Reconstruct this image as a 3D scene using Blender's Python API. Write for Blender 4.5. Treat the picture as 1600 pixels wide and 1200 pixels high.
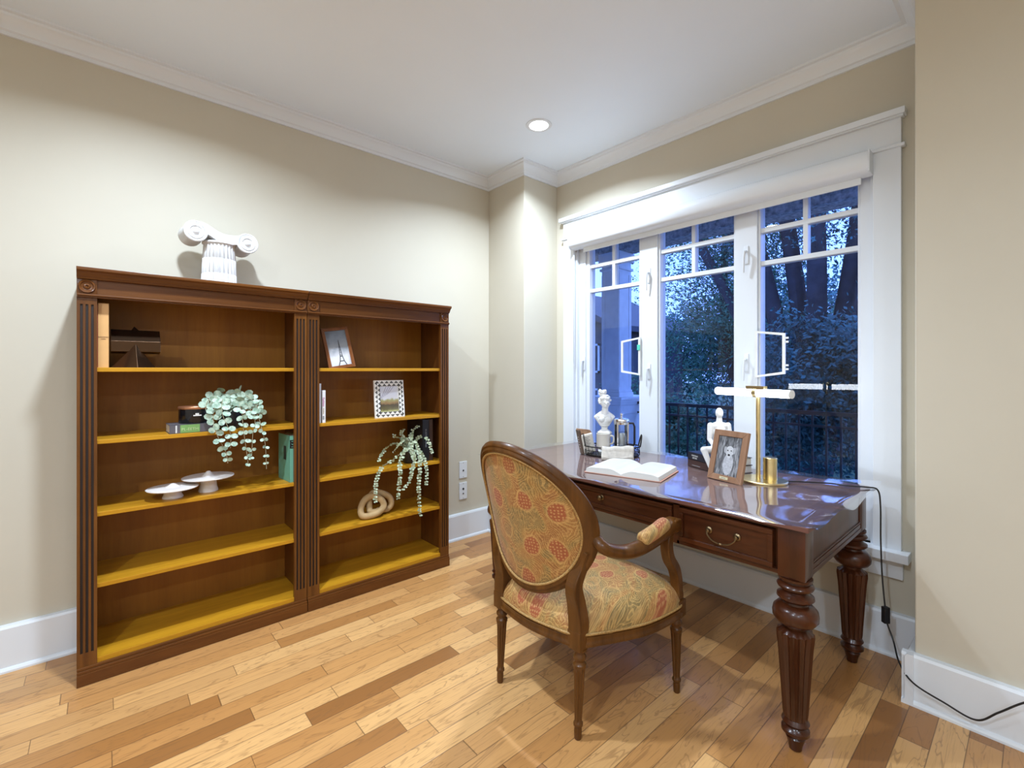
import bpy, bmesh, math, random
from mathutils import Vector, Matrix, Euler
random.seed(7)
PI=math.pi; R=math.radians
SC=bpy.context.scene
for o in list(bpy.data.objects): bpy.data.objects.remove(o)
COL=SC.collection
# ------------------------------------------------------------ camera, world, exposure
cam=bpy.data.cameras.new('camera'); camo=bpy.data.objects.new('camera',cam); COL.objects.link(camo)
cam.sensor_width=36; cam.lens=36*728/1600; cam.shift_y=-22/1600; cam.clip_start=.02
fw=Vector((.6612,.7502,0)).normalized()
camo.location=(0,0,1.28); camo.rotation_euler=fw.to_track_quat('-Z','Y').to_euler()
SC.camera=camo
SC.view_settings.view_transform='Standard'; SC.view_settings.look='None'
SC.view_settings.exposure=.16; SC.view_settings.gamma=1; SC.view_settings.use_curve_mapping=False
W=bpy.data.worlds.new('dusk_sky'); SC.world=W; W.use_nodes=True
_n=W.node_tree.nodes; _b=_n['Background']
_b.inputs[0].default_value=(.17,.32,1,1); _b.inputs[1].default_value=3.6
LAMP_W=26.0
# ------------------------------------------------------------ material helpers
def srgb(r,g,b):
    f=lambda c:(c/255/12.92) if c/255<=.04045 else ((c/255+.055)/1.055)**2.4
    return (f(r),f(g),f(b),1)
class MT:
    def __init__(s,name):
        s.m=bpy.data.materials.new(name); s.m.use_nodes=True; s.t=s.m.node_tree; s.b=s.t.nodes['Principled BSDF']
    def n(s,typ,**k):
        nd=s.t.nodes.new(typ)
        for a,v in k.items():
            if a.startswith('i_'):
                key=a[2:]; key=int(key) if key.isdigit() else key.replace('_',' ')
                nd.inputs[key].default_value=v
            else: setattr(nd,a,v)
        return nd
    def l(s,a,b): s.t.links.new(a,b)
    def math(s,op,a,b=None,c=None):
        nd=s.t.nodes.new('ShaderNodeMath'); nd.operation=op
        for i,v in enumerate((a,b,c)):
            if v is None: continue
            if isinstance(v,(int,float)): nd.inputs[i].default_value=v
            else: s.l(v,nd.inputs[i])
        return nd.outputs[0]
    def ramp(s,fac,stops,interp='LINEAR'):
        nd=s.t.nodes.new('ShaderNodeValToRGB'); cr=nd.color_ramp; cr.interpolation=interp
        while len(cr.elements)<len(stops): cr.elements.new(.5)
        for e,(p,c) in zip(cr.elements,stops): e.position=p; e.color=c if len(c)==4 else (*c,1)
        s.l(fac,nd.inputs[0]); return nd.outputs[0]
    def mix(s,fac,a,b,blend='MIX'):
        nd=s.t.nodes.new('ShaderNodeMix'); nd.data_type='RGBA'; nd.blend_type=blend
        for i,v in ((0,fac),(6,a),(7,b)):
            if isinstance(v,(int,float)): nd.inputs[i].default_value=v
            elif isinstance(v,tuple): nd.inputs[i].default_value=v if len(v)==4 else (*v,1)
            else: s.l(v,nd.inputs[i])
        return nd.outputs[2]
    def coord(s,scale=(1,1,1),kind='Object',loc=(0,0,0),rot=(0,0,0)):
        tc=s.n('ShaderNodeTexCoord'); mp=s.n('ShaderNodeMapping'); s.l(tc.outputs[kind],mp.inputs[0])
        mp.inputs['Scale'].default_value=scale; mp.inputs['Location'].default_value=loc; mp.inputs['Rotation'].default_value=rot
        return mp.outputs[0]
    def noise(s,vec,scale=5,detail=3,rough=.5,dist=0):
        nd=s.n('ShaderNodeTexNoise'); s.l(vec,nd.inputs['Vector'])
        nd.inputs['Scale'].default_value=scale; nd.inputs['Detail'].default_value=detail
        nd.inputs['Roughness'].default_value=rough; nd.inputs['Distortion'].default_value=dist
        return nd.outputs[0]
    def bump(s,h,strength=.2,dist=.01):
        nd=s.n('ShaderNodeBump'); nd.inputs['Strength'].default_value=strength; nd.inputs['Distance'].default_value=dist
        s.l(h,nd.inputs['Height']); s.l(nd.outputs[0],s.b.inputs['Normal'])
def plain(name,col,rough=.5,metal=0,coat=0,spec=None,noise=.06,nscale=9,bump=0,emis=None,es=0):
    M=MT(name); b=M.b
    if len(col)==3: col=(*col,1)
    v=M.coord()
    f=M.noise(v,nscale,3)
    d=tuple(c*(1-noise) for c in col[:3])+(1,); l=tuple(min(1,c*(1+noise)) for c in col[:3])+(1,)
    M.l(M.ramp(f,[(.3,d),(.7,l)]),b.inputs['Base Color'])
    b.inputs['Roughness'].default_value=rough; b.inputs['Metallic'].default_value=metal
    b.inputs['Coat Weight'].default_value=coat; b.inputs['Coat Roughness'].default_value=.1
    if spec is not None: b.inputs['Specular IOR Level'].default_value=spec
    if bump: M.bump(M.noise(v,nscale*12,4),bump,.002)
    if emis: b.inputs['Emission Color'].default_value=(*emis,1); b.inputs['Emission Strength'].default_value=es
    return M.m
def wood(name,dark,light,axis='Z',rough=.35,coat=.25,scale=1.,streak=.55):
    M=MT(name); sc={'X':(1.2,14,14),'Y':(14,1.2,14),'Z':(14,14,1.2)}[axis]
    v=M.coord(tuple(c*scale for c in sc))
    a=M.noise(v,1.2,4,.6,.6)
    g=M.noise(M.coord(tuple(c*scale*7 for c in sc)),1.5,3,.7)
    big=M.noise(M.coord((2,2,2)),1.5,2)
    base=M.ramp(a,[(.3,dark),(.72,light)])
    mid=tuple((x*.6) for x in dark[:3])+(1,)
    c1=M.mix(M.math('MULTIPLY',M.ramp(g,[(.45,(0,0,0)),(.75,(1,1,1))]),streak*.5),base,mid)
    c2=M.mix(M.math('MULTIPLY',M.ramp(big,[(.35,(0,0,0)),(.7,(1,1,1))]),.25),c1,dark)
    M.l(c2,M.b.inputs['Base Color'])
    M.b.inputs['Roughness'].default_value=rough; M.b.inputs['Coat Weight'].default_value=coat; M.b.inputs['Coat Roughness'].default_value=.12; M.b.inputs['Specular IOR Level'].default_value=.3
    M.bump(g,.08,.001)
    return M.m
def glassy(name,tint=(1,1,1),refl=1.0,ior=1.45,rough=0.0,haze=0,hazecol=(.8,.8,.8)):
    M=MT(name); t=M.t; t.nodes.remove(M.b); out=t.nodes['Material Output']
    tr=M.n('ShaderNodeBsdfTransparent'); tr.inputs[0].default_value=(*tint,1)
    gl=M.n('ShaderNodeBsdfGlossy'); gl.inputs['Roughness'].default_value=rough
    fr=M.n('ShaderNodeFresnel'); fr.inputs[0].default_value=ior
    base=tr.outputs[0]
    if haze:
        df=M.n('ShaderNodeBsdfDiffuse'); df.inputs[0].default_value=(*hazecol,1)
        h=M.n('ShaderNodeMixShader'); h.inputs[0].default_value=haze; M.l(tr.outputs[0],h.inputs[1]); M.l(df.outputs[0],h.inputs[2]); base=h.outputs[0]
    mx=M.n('ShaderNodeMixShader'); M.l(M.math('MULTIPLY',fr.outputs[0],refl),mx.inputs[0]); M.l(base,mx.inputs[1]); M.l(gl.outputs[0],mx.inputs[2])
    M.l(mx.outputs[0],out.inputs[0]); return M.m
# ------------------------------------------------------------ mesh helpers
class MB:
    def __init__(s): s.b=bmesh.new(); s.mi=0
    def _new(s,fn):
        n=len(s.b.faces); r=fn(); s.b.faces.ensure_lookup_table()
        for f in s.b.faces[n:]: f.material_index=s.mi
        return r
    def mat(s,i): s.mi=i; return s
    def box(s,x0,y0,z0,x1,y1,z1,M=None,bev=0):
        def f():
            c=Vector(((x0+x1)/2,(y0+y1)/2,(z0+z1)/2)); d=Vector((abs(x1-x0),abs(y1-y0),abs(z1-z0)))
            m=Matrix.Translation(c)@Matrix.Diagonal((*d,1))
            if M: m=M@m
            r=bmesh.ops.create_cube(s.b,size=1,matrix=m)
            if bev:
                es=list({e for v in r['verts'] for e in v.link_edges})
                bmesh.ops.bevel(s.b,geom=es,offset=bev,segments=2,affect='EDGES',profile=.6,clamp_overlap=True)
        s._new(f); return s
    def poly(s,pts,M=None):
        def f():
            vs=[s.b.verts.new((M@Vector(p)) if M else p) for p in pts]; s.b.faces.new(vs)
        s._new(f); return s
    def prism(s,poly,a,b,axis='Z',M=None):
        def P(u,v,w):
            p={'Z':(u,v,w),'Y':(u,w,v),'X':(w,u,v)}[axis]; p=Vector(p); return (M@p) if M else p
        def f():
            A=[s.b.verts.new(P(u,v,a)) for u,v in poly]; B=[s.b.verts.new(P(u,v,b)) for u,v in poly]
            n=len(poly)
            s.b.faces.new(A); s.b.faces.new(B[::-1])
            for i in range(n): s.b.faces.new((A[i],B[i],B[(i+1)%n],A[(i+1)%n]))
        s._new(f); return s
    def lathe(s,prof,seg=24,c=(0,0,0),M=None,flute=None,cap=True):
        # prof: (r,z[,fluted])
        def f():
            rings=[]
            for q in prof:
                r,z=q[0],q[1]; fl=q[2] if len(q)>2 else 0
                ring=[]
                for i in range(seg):
                    a=2*PI*i/seg; rr=r
                    if flute and fl: rr=r*(1-fl*flute[1]*(.5-.5*math.cos(a*flute[0]))**.7)
                    p=Vector((c[0]+rr*math.cos(a),c[1]+rr*math.sin(a),c[2]+z))
                    ring.append(s.b.verts.new((M@p) if M else p))
                rings.append(ring)
            for A,B in zip(rings,rings[1:]):
                for i in range(seg): s.b.faces.new((A[i],A[(i+1)%seg],B[(i+1)%seg],B[i]))
            if cap: s.b.faces.new(rings[0][::-1]); s.b.faces.new(rings[-1])
        s._new(f); return s
    def tube(s,pts,rad,seg=8,closed=False,M=None,flat=1.,up=None):
        pts=[Vector(p) for p in pts]; n=len(pts)
        rads=rad if isinstance(rad,(list,tuple)) else [rad]*n
        def f():
            rings=[]; pu=Vector(up) if up else None
            for i,p in enumerate(pts):
                if closed: t=(pts[(i+1)%n]-pts[i-1])
                else: t=pts[min(i+1,n-1)]-pts[max(i-1,0)]
                t.normalize()
                if pu is None:
                    pu=Vector((0,0,1)) if abs(t.z)<.9 else Vector((1,0,0))
                x=t.cross(Vector(up) if up else pu)
                if x.length<1e-5: x=t.orthogonal()
                x.normalize(); y=x.cross(t).normalized(); 
                if not up: pu=y
                ring=[]
                for k in range(seg):
                    a=2*PI*(k+.5)/seg
                    q=p+x*math.cos(a)*rads[i]*flat+y*math.sin(a)*rads[i]
                    ring.append(s.b.verts.new((M@q) if M else q))
                rings.append(ring)
            rng=range(n if closed else n-1)
            for i in rng:
                A=rings[i];B=rings[(i+1)%n]
                for k in range(seg): s.b.faces.new((A[k],A[(k+1)%seg],B[(k+1)%seg],B[k]))
            if not closed: s.b.faces.new(rings[0][::-1]); s.b.faces.new(rings[-1])
        s._new(f); return s
    def ball(s,c,r,M=None,sub=2,rot=None):
        r=r if isinstance(r,(tuple,list)) else (r,r,r)
        m=Matrix.Translation(c)@(rot.to_matrix().to_4x4() if rot else Matrix())@Matrix.Diagonal((*r,1))
        if M: m=M@m
        s._new(lambda:bmesh.ops.create_icosphere(s.b,subdivisions=sub,radius=1,matrix=m)); return s
    def cap(s,a,b,ra,rb,M=None,n=8):
        a=Vector(a);b=Vector(b)
        for i in range(n+1):
            t=i/n; s.ball(a.lerp(b,t),ra+(rb-ra)*t,M,2)
        return s
    def grid(s,fn,nu,nv,closeu=False,closev=False):
        def f():
            V=[[s.b.verts.new(fn(i/(nu if closeu else nu-1),j/(nv if closev else nv-1))) for j in range(nv)] for i in range(nu)]
            for i in range(nu if closeu else nu-1):
                for j in range(nv if closev else nv-1):
                    s.b.faces.new((V[i][j],V[(i+1)%nu][j],V[(i+1)%nu][(j+1)%nv],V[i][(j+1)%nv]))
        s._new(f); return s
    def obj(s,name,mats,parent=None,smooth=False,loc=None,rz=None,bev=0,sub=0,remesh=0,sang=40):
        me=bpy.data.meshes.new(name)
        bmesh.ops.recalc_face_normals(s.b,faces=s.b.faces[:])
        s.b.to_mesh(me); s.b.free()
        for m in (mats if isinstance(mats,(list,tuple)) else [mats]): me.materials.append(m)
        o=bpy.data.objects.new(name,me); COL.objects.link(o)
        if parent: o.parent=parent
        if loc: o.location=loc
        if rz is not None: o.rotation_euler=(0,0,rz)
        if smooth:
            for p in me.polygons: p.use_smooth=True
            if sang<180:
                me.set_sharp_from_angle(angle=R(sang))
        if remesh:
            r=o.modifiers.new('remesh','REMESH'); r.mode='VOXEL'; r.voxel_size=remesh; r.use_smooth_shade=True
            sm=o.modifiers.new('smooth','SMOOTH'); sm.iterations=4; sm.factor=.5
        if bev:
            b=o.modifiers.new('bevel','BEVEL'); b.width=bev; b.segments=2; b.limit_method='ANGLE'; b.angle_limit=R(40)
        if sub:
            q=o.modifiers.new('subdivision','SUBSURF'); q.levels=sub; q.render_levels=sub
        return o
def thing(name,label,cat,loc=(0,0,0),rz=0,group=None,rot=None):
    o=bpy.data.objects.new(name,None); COL.objects.link(o); o.empty_display_size=.05
    o.location=loc; o.rotation_euler=rot if rot else (0,0,rz)
    o['label']=label; o['category']=cat
    if group: o['group']=group
    return o
def tag(o,label,cat,group=None):
    o['label']=label; o['category']=cat
    if group: o['group']=group
    return o
def struct(o): o['kind']='structure'; return o
def catmull(P,n=8,closed=False):
    P=[Vector(p) for p in P]; out=[]; N=len(P)
    for i in range(N if closed else N-1):
        g=(lambda k:P[k%N]) if closed else (lambda k:P[max(0,min(N-1,k))])
        a,b,c,d=g(i-1),g(i),g(i+1),g(i+2)
        for k in range(n):
            t=k/n; out.append(.5*((2*b)+(c-a)*t+(2*a-5*b+4*c-d)*t*t+(3*b-a-3*c+d)*t**3))
    if not closed: out.append(P[-1])
    return out
def text(s,size,mat,parent,M,name='lettering',align='CENTER',ext=.0004):
    cu=bpy.data.curves.new(name,'FONT'); cu.body=s; cu.size=size; cu.extrude=ext; cu.align_x=align; cu.align_y='CENTER'
    t=bpy.data.objects.new(name,cu); me=bpy.data.meshes.new_from_object(t); bpy.data.objects.remove(t)
    me.transform(M); me.materials.clear(); me.materials.append(mat)
    o=bpy.data.objects.new(name,me); COL.objects.link(o); o.parent=parent; return o
# basis matrix: columns = x dir, y dir, z(normal) dir, origin
def basis(x,y,o):
    x=Vector(x).normalized(); y=Vector(y).normalized(); z=x.cross(y)
    m=Matrix((x,y,z)).transposed().to_4x4(); m.translation=Vector(o); return m
# ------------------------------------------------------------ materials
m_wall=plain('beige_wall_paint',(.60,.55,.445),.6,noise=.015,nscale=3,bump=.03)
m_ceil=plain('white_ceiling_paint',(.82,.89,.975),.55,noise=.01,nscale=2)
m_trim=plain('white_gloss_trim',(.76,.79,.83),.28,noise=.01,nscale=4)
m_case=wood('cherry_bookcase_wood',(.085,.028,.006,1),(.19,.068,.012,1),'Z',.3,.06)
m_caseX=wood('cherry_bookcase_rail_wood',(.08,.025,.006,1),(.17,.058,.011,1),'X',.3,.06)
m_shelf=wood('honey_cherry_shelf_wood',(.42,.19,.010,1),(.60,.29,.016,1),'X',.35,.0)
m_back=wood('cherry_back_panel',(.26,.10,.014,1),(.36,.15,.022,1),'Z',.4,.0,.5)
m_flute=plain('dark_flute_floor',(.014,.005,.002),.6)  # flute floors coloured darker than the ridges
m_desk=wood('mahogany_desk_wood',(.034,.009,.003,1),(.085,.022,.007,1),'Z',.28,.2)
m_deskY=wood('mahogany_desk_rail_wood',(.036,.009,.003,1),(.095,.025,.007,1),'Y',.28,.12)
m_desktop=wood('mahogany_desktop',(.12,.050,.036,1),(.20,.09,.068,1),'Y',.5,.0)
m_chair=wood('walnut_chair_frame',(.060,.021,.004,1),(.150,.056,.010,1),'Z',.33,.1)
m_white=plain('white_plaster',(.74,.73,.72),.5,noise=.01)
m_offw=plain('unglazed_offwhite_ceramic',(.74,.68,.63),.5,noise=.05,nscale=14)
m_black=plain('black_matte',(.012,.012,.014),.4)
m_gloss=plain('black_gloss_tin',(.008,.008,.01),.12)
m_metal=plain('brushed_steel',(.62,.62,.66),.2,1)
m_chrome=plain('chrome',(.8,.8,.83),.08,1)
m_brass=plain('brushed_brass',(.88,.72,.38),.28,1,nscale=30)
m_abrass=plain('antique_brass',(.20,.14,.075),.35,1)
m_iron=plain('dark_iron_wire',(.03,.025,.022),.45,.6)
m_paper=plain('white_paper',(.62,.60,.565),.7,noise=.02)
m_ink=plain('grey_ink',(.25,.25,.26),.8)
def m_floor():
    M=MT('oak_plank_floor'); tc=M.n('ShaderNodeTexCoord'); sp=M.n('ShaderNodeSeparateXYZ'); M.l(tc.outputs['Object'],sp.inputs[0])
    x,y=sp.outputs[0],sp.outputs[1]; w=.0825
    row=M.math('FLOOR',M.math('DIVIDE',y,w)); fy=M.math('FRACT',M.math('DIVIDE',y,w))
    wn=M.n('ShaderNodeTexWhiteNoise',noise_dimensions='1D'); M.l(row,wn.inputs['W'])
    ln=M.math('ADD',M.math('MULTIPLY',wn.outputs[0],.45),.5)
    xs=M.math('DIVIDE',M.math('ADD',x,M.math('MULTIPLY',M.math('FRACT',M.math('MULTIPLY',wn.outputs[0],17.3)),3)),ln)
    ix=M.math('FLOOR',xs); fx=M.math('FRACT',xs)
    cb=M.n('ShaderNodeCombineXYZ'); M.l(row,cb.inputs[0]); M.l(ix,cb.inputs[1])
    w2=M.n('ShaderNodeTexWhiteNoise',noise_dimensions='2D'); M.l(cb.outputs[0],w2.inputs['Vector'])
    rnd=w2.outputs[0]
    # grain coordinates shift per plank
    c3=M.n('ShaderNodeCombineXYZ'); M.l(M.math('MULTIPLY',x,2.2),c3.inputs[0]); M.l(M.math('ADD',M.math('MULTIPLY',y,15),M.math('MULTIPLY',rnd,40)),c3.inputs[1]); M.l(M.math('MULTIPLY',rnd,31),c3.inputs[2])
    n1=M.noise(c3.outputs[0],1.0,3,.55,.9)
    rings=M.math('SINE',M.math('MULTIPLY',n1,46)); rr=M.ramp(rings,[(.0,(0,0,0)),(.82,(0,0,0)),(1,(1,1,1))])
    c4=M.n('ShaderNodeCombineXYZ'); M.l(M.math('MULTIPLY',x,9),c4.inputs[0]); M.l(M.math('MULTIPLY',y,190),c4.inputs[1]); M.l(rnd,c4.inputs[2])
    n2=M.noise(c4.outputs[0],1,3,.6)
    base=M.ramp(rnd,[(0,(.27,.11,.030)),(.25,(.44,.20,.060)),(.55,(.56,.285,.098)),(.85,(.72,.415,.165)),(1,(.35,.15,.042))])
    b2=M.mix(M.math('MULTIPLY',rr,.42),base,(.20,.09,.032,1))
    b3=M.mix(M.math('MULTIPLY',M.ramp(n2,[(.5,(0,0,0)),(.8,(1,1,1))]),.4),b2,(.28,.13,.05,1))
    # knots
    vo=M.n('ShaderNodeTexVoronoi'); vo.inputs['Scale'].default_value=2.6; M.l(tc.outputs['Object'],vo.inputs['Vector'])
    kn=M.ramp(vo.outputs['Distance'],[(0,(1,1,1)),(.035,(0,0,0))])
    b4=M.mix(M.math('MULTIPLY',kn,.7),b3,(.06,.025,.01,1))
    ey=M.math('MINIMUM',fy,M.math('SUBTRACT',1,fy)); ex=M.math('MULTIPLY',M.math('MINIMUM',fx,M.math('SUBTRACT',1,fx)),8)
    e=M.math('MINIMUM',ey,ex); seam=M.ramp(e,[(0,(1,1,1)),(.028,(0,0,0))])
    b5=M.mix(M.math('MULTIPLY',seam,.75),b4,(.05,.02,.01,1))
    M.l(b5,M.b.inputs['Base Color'])
    M.b.inputs['Roughness'].default_value=.34; M.b.inputs['Coat Weight'].default_value=.1
    hh=M.math('SUBTRACT',M.math('MULTIPLY',n2,.15),seam); M.bump(hh,.25,.002)
    return M.m
m_oak=m_floor()
def m_fabric(name,plane):
    M=MT(name); tc=M.n('ShaderNodeTexCoord'); sp=M.n('ShaderNodeSeparateXYZ'); M.l(tc.outputs['Object'],sp.inputs[0])
    a,c=(sp.outputs[1],sp.outputs[2]) if plane=='YZ' else (M.math('MULTIPLY',sp.outputs[1],1.15),M.math('ADD',M.math('MULTIPLY',sp.outputs[0],1.15),M.math('MULTIPLY',sp.outputs[2],-1.3)))
    cb=M.n('ShaderNodeCombineXYZ'); M.l(a,cb.inputs[0]); M.l(c,cb.inputs[1]); v=cb.outputs[0]
    nz=M.n('ShaderNodeTexNoise'); nz.inputs['Scale'].default_value=9; nz.inputs['Detail'].default_value=1.5; M.l(v,nz.inputs['Vector'])
    def warp(amt,sc=(1,1,1),loc=(0,0,0)):
        va=M.n('ShaderNodeVectorMath',operation='SCALE'); M.l(nz.outputs['Color'],va.inputs[0]); va.inputs['Scale'].default_value=amt
        vb=M.n('ShaderNodeVectorMath',operation='ADD'); M.l(v,vb.inputs[0]); M.l(va.outputs[0],vb.inputs[1])
        mp=M.n('ShaderNodeMapping'); M.l(vb.outputs[0],mp.inputs[0]); mp.inputs['Scale'].default_value=sc; mp.inputs['Location'].default_value=loc; return mp.outputs[0]
    def vor(vec,scale,rand,feat='F1'):
        n=M.n('ShaderNodeTexVoronoi'); n.voronoi_dimensions='2D'; n.feature=feat; n.inputs['Scale'].default_value=scale; n.inputs['Randomness'].default_value=rand; M.l(vec,n.inputs['Vector']); return n
    # teardrop contour lines
    t=vor(warp(.10,(1,.62,1)),10.5,.75); d=t.outputs['Distance']
    ln=M.ramp(M.math('SINE',M.math('MULTIPLY',d,88)),[(.30,(0,0,0)),(.95,(1,1,1))])
    t2=vor(warp(.05,(1,.8,1),(3,1,0)),26,.9); ln2=M.ramp(M.math('SINE',M.math('MULTIPLY',t2.outputs['Distance'],44)),[(.55,(0,0,0)),(1,(1,1,1))])
    reg=M.noise(warp(.08,(1,.7,1),(7,2,0)),9,1.5,.5,1.2)
    base=M.ramp(reg,[(.34,(.25,.075,.014)),(.44,(.32,.12,.022)),(.52,(.27,.14,.028)),(.60,(.16,.11,.032)),(.70,(.31,.145,.03))])
    c1=M.mix(M.math('MULTIPLY',ln,.50),base,(.66,.40,.12,1))
    c2=M.mix(M.math('MULTIPLY',ln2,.45),c1,(.15,.09,.025,1))
    fine=M.ramp(M.noise(v,95,2,.6,1.5),[(.52,(0,0,0)),(.60,(1,1,1))]); c2=M.mix(M.math('MULTIPLY',fine,.38),c2,(.62,.38,.12,1))
    # rust medallions, spotted, pale outline
    md=vor(warp(.05,(1,.85,1),(.03,.02,0)),8.6,.45); dd=md.outputs['Distance']
    med=M.ramp(dd,[(.235,(1,1,1)),(.275,(0,0,0))]); ring=M.ramp(dd,[(.25,(0,0,0)),(.285,(1,1,1)),(.33,(0,0,0))])
    dots=vor(v,88,.35); dt=M.ramp(dots.outputs['Distance'],[(.20,(1,1,1)),(.34,(0,0,0))])
    mc=M.mix(M.math('MULTIPLY',dt,.8),(.30,.045,.012,1),(.58,.30,.11,1))
    sel=M.ramp(md.outputs['Color'],[(.58,(1,1,1)),(.64,(.0,.0,.0))])
    c3=M.mix(M.math('MULTIPLY',M.math('MULTIPLY',med,.9),sel),c2,mc); c4=M.mix(M.math('MULTIPLY',ring,.5),c3,(.66,.38,.12,1))
    weave=M.noise(v,480,2); M.l(M.mix(.15,c4,M.ramp(weave,[(.4,(.1,.05,.015)),(.6,(.7,.45,.2))])),M.b.inputs['Base Color'])
    M.b.inputs['Roughness'].default_value=.65; M.b.inputs['Sheen Weight'].default_value=.08
    M.bump(M.math('ADD',weave,M.math('MULTIPLY',ln,.6)),.25,.0012)
    return M.m
m_pais=m_fabric('gold_paisley_tapestry','YZ'); m_paisS=m_fabric('gold_paisley_seat_tapestry','XY')
m_pipe=plain('gold_braid_piping',(.38,.22,.07),.6,noise=.4,nscale=220,bump=.4)
m_pane=glassy('window_glass',(.97,.99,1),.6)
m_film=glassy('clear_plastic_sheet',(.95,.95,.98),.50,1.5,.07,.07,(.6,.58,.62))
m_clear=glassy('clear_glass',(.93,.96,.98),1.2)
# ------------------------------------------------------------ ROOM SHELL
XB=2.675; YA=2.92; ZC=2.79
XL=-1.7; YN=-2.3; XR=2.35; YR=.32
b=MB(); b.box(XL-.1,YN-.1,-.05,XB+.18,YA+.1,0); struct(b.obj('floor',m_oak))
b=MB(); b.box(XL-.1,YN-.1,ZC,XB+.18,YA+.1,ZC+.06)
struct(b.obj('ceiling',m_ceil))
struct(MB().box(XL-.1,YA,0,XB+.18,YA+.1,ZC).obj('wall_back',m_wall))
struct(MB().box(2.326,2.504,0,XB,YA,ZC).obj('wall_corner_chase',m_wall,bev=.004))
b=MB(); WY0,WY1,WZ0,WZ1=.508,2.311,.478,2.27
b.box(XB,YR-.1,0,XB+.18,WY0,ZC); b.box(XB,WY1,0,XB+.18,YA,ZC); b.box(XB,WY0,0,XB+.18,WY1,WZ0); b.box(XB,WY0,WZ1,XB+.18,WY1,ZC)
struct(b.obj('wall_window',m_wall))
struct(MB().box(XR,YN,0,XB,YR,ZC).obj('wall_right',m_wall,bev=.004))
struct(MB().box(XL-.1,YN-.1,0,XL,YA,ZC).obj('wall_left',m_wall))
struct(MB().box(XL,YN-.1,0,XR,YN,ZC).obj('wall_front',m_wall))
# baseboards : profile swept along straight runs
def board(name,p0,p1,nrm,ext0=0,ext1=0):
    p0=Vector((*p0,0)); p1=Vector((*p1,0)); t=(p1-p0).normalized(); n=Vector((*nrm,0)); p0=p0-t*ext0; p1=p1+t*ext1
    prof=[(0,0),(.036,0),(.036,.008),(.032,.016),(.025,.02),(.025,.182),(.02,.192),(0,.194)]
    b=MB(); L=(p1-p0).length
    b.prism(prof,0,L,'X',basis(n,Vector((0,0,1)),p0)@Matrix(((0,1,0,0),(0,0,1,0),(1,0,0,0),(0,0,0,1))) if False else None) if False else None
    def f():
        A=[b.b.verts.new(p0+n*u+Vector((0,0,v))) for u,v in prof]; B=[b.b.verts.new(p1+n*u+Vector((0,0,v))) for u,v in prof]
        k=len(prof); b.b.faces.new(A); b.b.faces.new(B[::-1])
        for i in range(k): b.b.faces.new((A[i],B[i],B[(i+1)%k],A[(i+1)%k]))
    b._new(f); return struct(b.obj(name,m_trim))
board('baseboard_back',(XL,YA),(2.326,YA),(0,-1))
board('baseboard_chase_side',(2.326,YA),(2.326,2.504),(-1,0),0,.0359)
board('baseboard_chase_front',(2.326,2.504),(XB,2.504),(0,-1),.0361,0)
board('baseboard_window',(XB,2.504),(XB,YR),(-1,0))
board('baseboard_return',(XB,YR),(XR,YR),(0,1),0,.0361)
board('baseboard_right',(XR,YR),(XR,YN),(-1,0),.0362,0)
board('baseboard_left',(XL,YA),(XL,YN),(1,0))
# crown moulding
def crown(name,p0,p1,nrm,e0,e1):
    p0=Vector((*p0,0)); p1=Vector((*p1,0)); t=(p1-p0).normalized(); n=Vector((*nrm,0))
    prof=[(0,-.085),(.012,-.085),(.014,-.07),(.024,-.066),(.030,-.05),(.045,-.030),(.058,-.022),(.062,-.012),(.078,-.010),(.08,0),(0,0)]
    b=MB()
    def f():
        A=[b.b.verts.new(p0+t*(e0*u)+n*u+Vector((0,0,ZC+v))) for u,v in prof]; B=[b.b.verts.new(p1+t*(e1*u)+n*u+Vector((0,0,ZC+v))) for u,v in prof]
        k=len(prof); b.b.faces.new(A); b.b.faces.new(B[::-1])
        for i in range(k): b.b.faces.new((A[i],B[i],B[(i+1)%k],A[(i+1)%k]))
    b._new(f); return struct(b.obj(name,m_trim,smooth=True,sang=25))
crown('trim_1',(XL,YA),(2.326,YA),(0,-1),1,-1)
crown('trim_2',(2.326,YA),(2.326,2.504),(-1,0),1,1)
crown('trim_3',(2.326,2.504),(XB,2.504),(0,-1),-1,-1)
crown('trim_4',(XB,2.504),(XB,YR),(-1,0),1,-1)
crown('trim_5',(XL,YA),(XL,YN),(1,0),1,-1)
crown('trim_6',(XB,YR),(XR,YR),(0,1),1,1)
crown('trim_7',(XR,YR),(XR,YN),(-1,0),-1,-1)
# ------------------------------------------------------------ WINDOW
win=bpy.data.objects.new('window_1',None); COL.objects.link(win); win['kind']='structure'
FX=2.70; GX=2.745
b=MB(); b.box(2.65,.407,.46,XB,.508,2.275); b.box(2.65,2.311,.46,XB,2.414,2.275); b.box(2.65,.407,2.275,XB,2.414,2.404)
b.obj('casing',m_trim,win,bev=.002)
MB().box(2.62,.39,2.404,XB,2.436,2.432).box(2.632,.397,2.398,XB,2.428,2.406).obj('head_cap',m_trim,win,bev=.002)
MB().box(2.638,.393,2.268,XB,2.43,2.282).obj('head_fillet',m_trim,win,bev=.003)
MB().box(2.605,.376,.436,2.72,2.445,.478).obj('window_sill',m_trim,win,bev=.003)
MB().box(2.655,.402,.348,XB,2.42,.436).obj('apron',m_trim,win,bev=.002)
b=MB(); b.box(XB,.508,.478,2.86,.522,2.27); b.box(XB,2.297,.478,2.86,2.311,2.27); b.box(XB,.508,2.255,2.86,2.311,2.27)
b.obj('jamb',m_trim,win)
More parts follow.
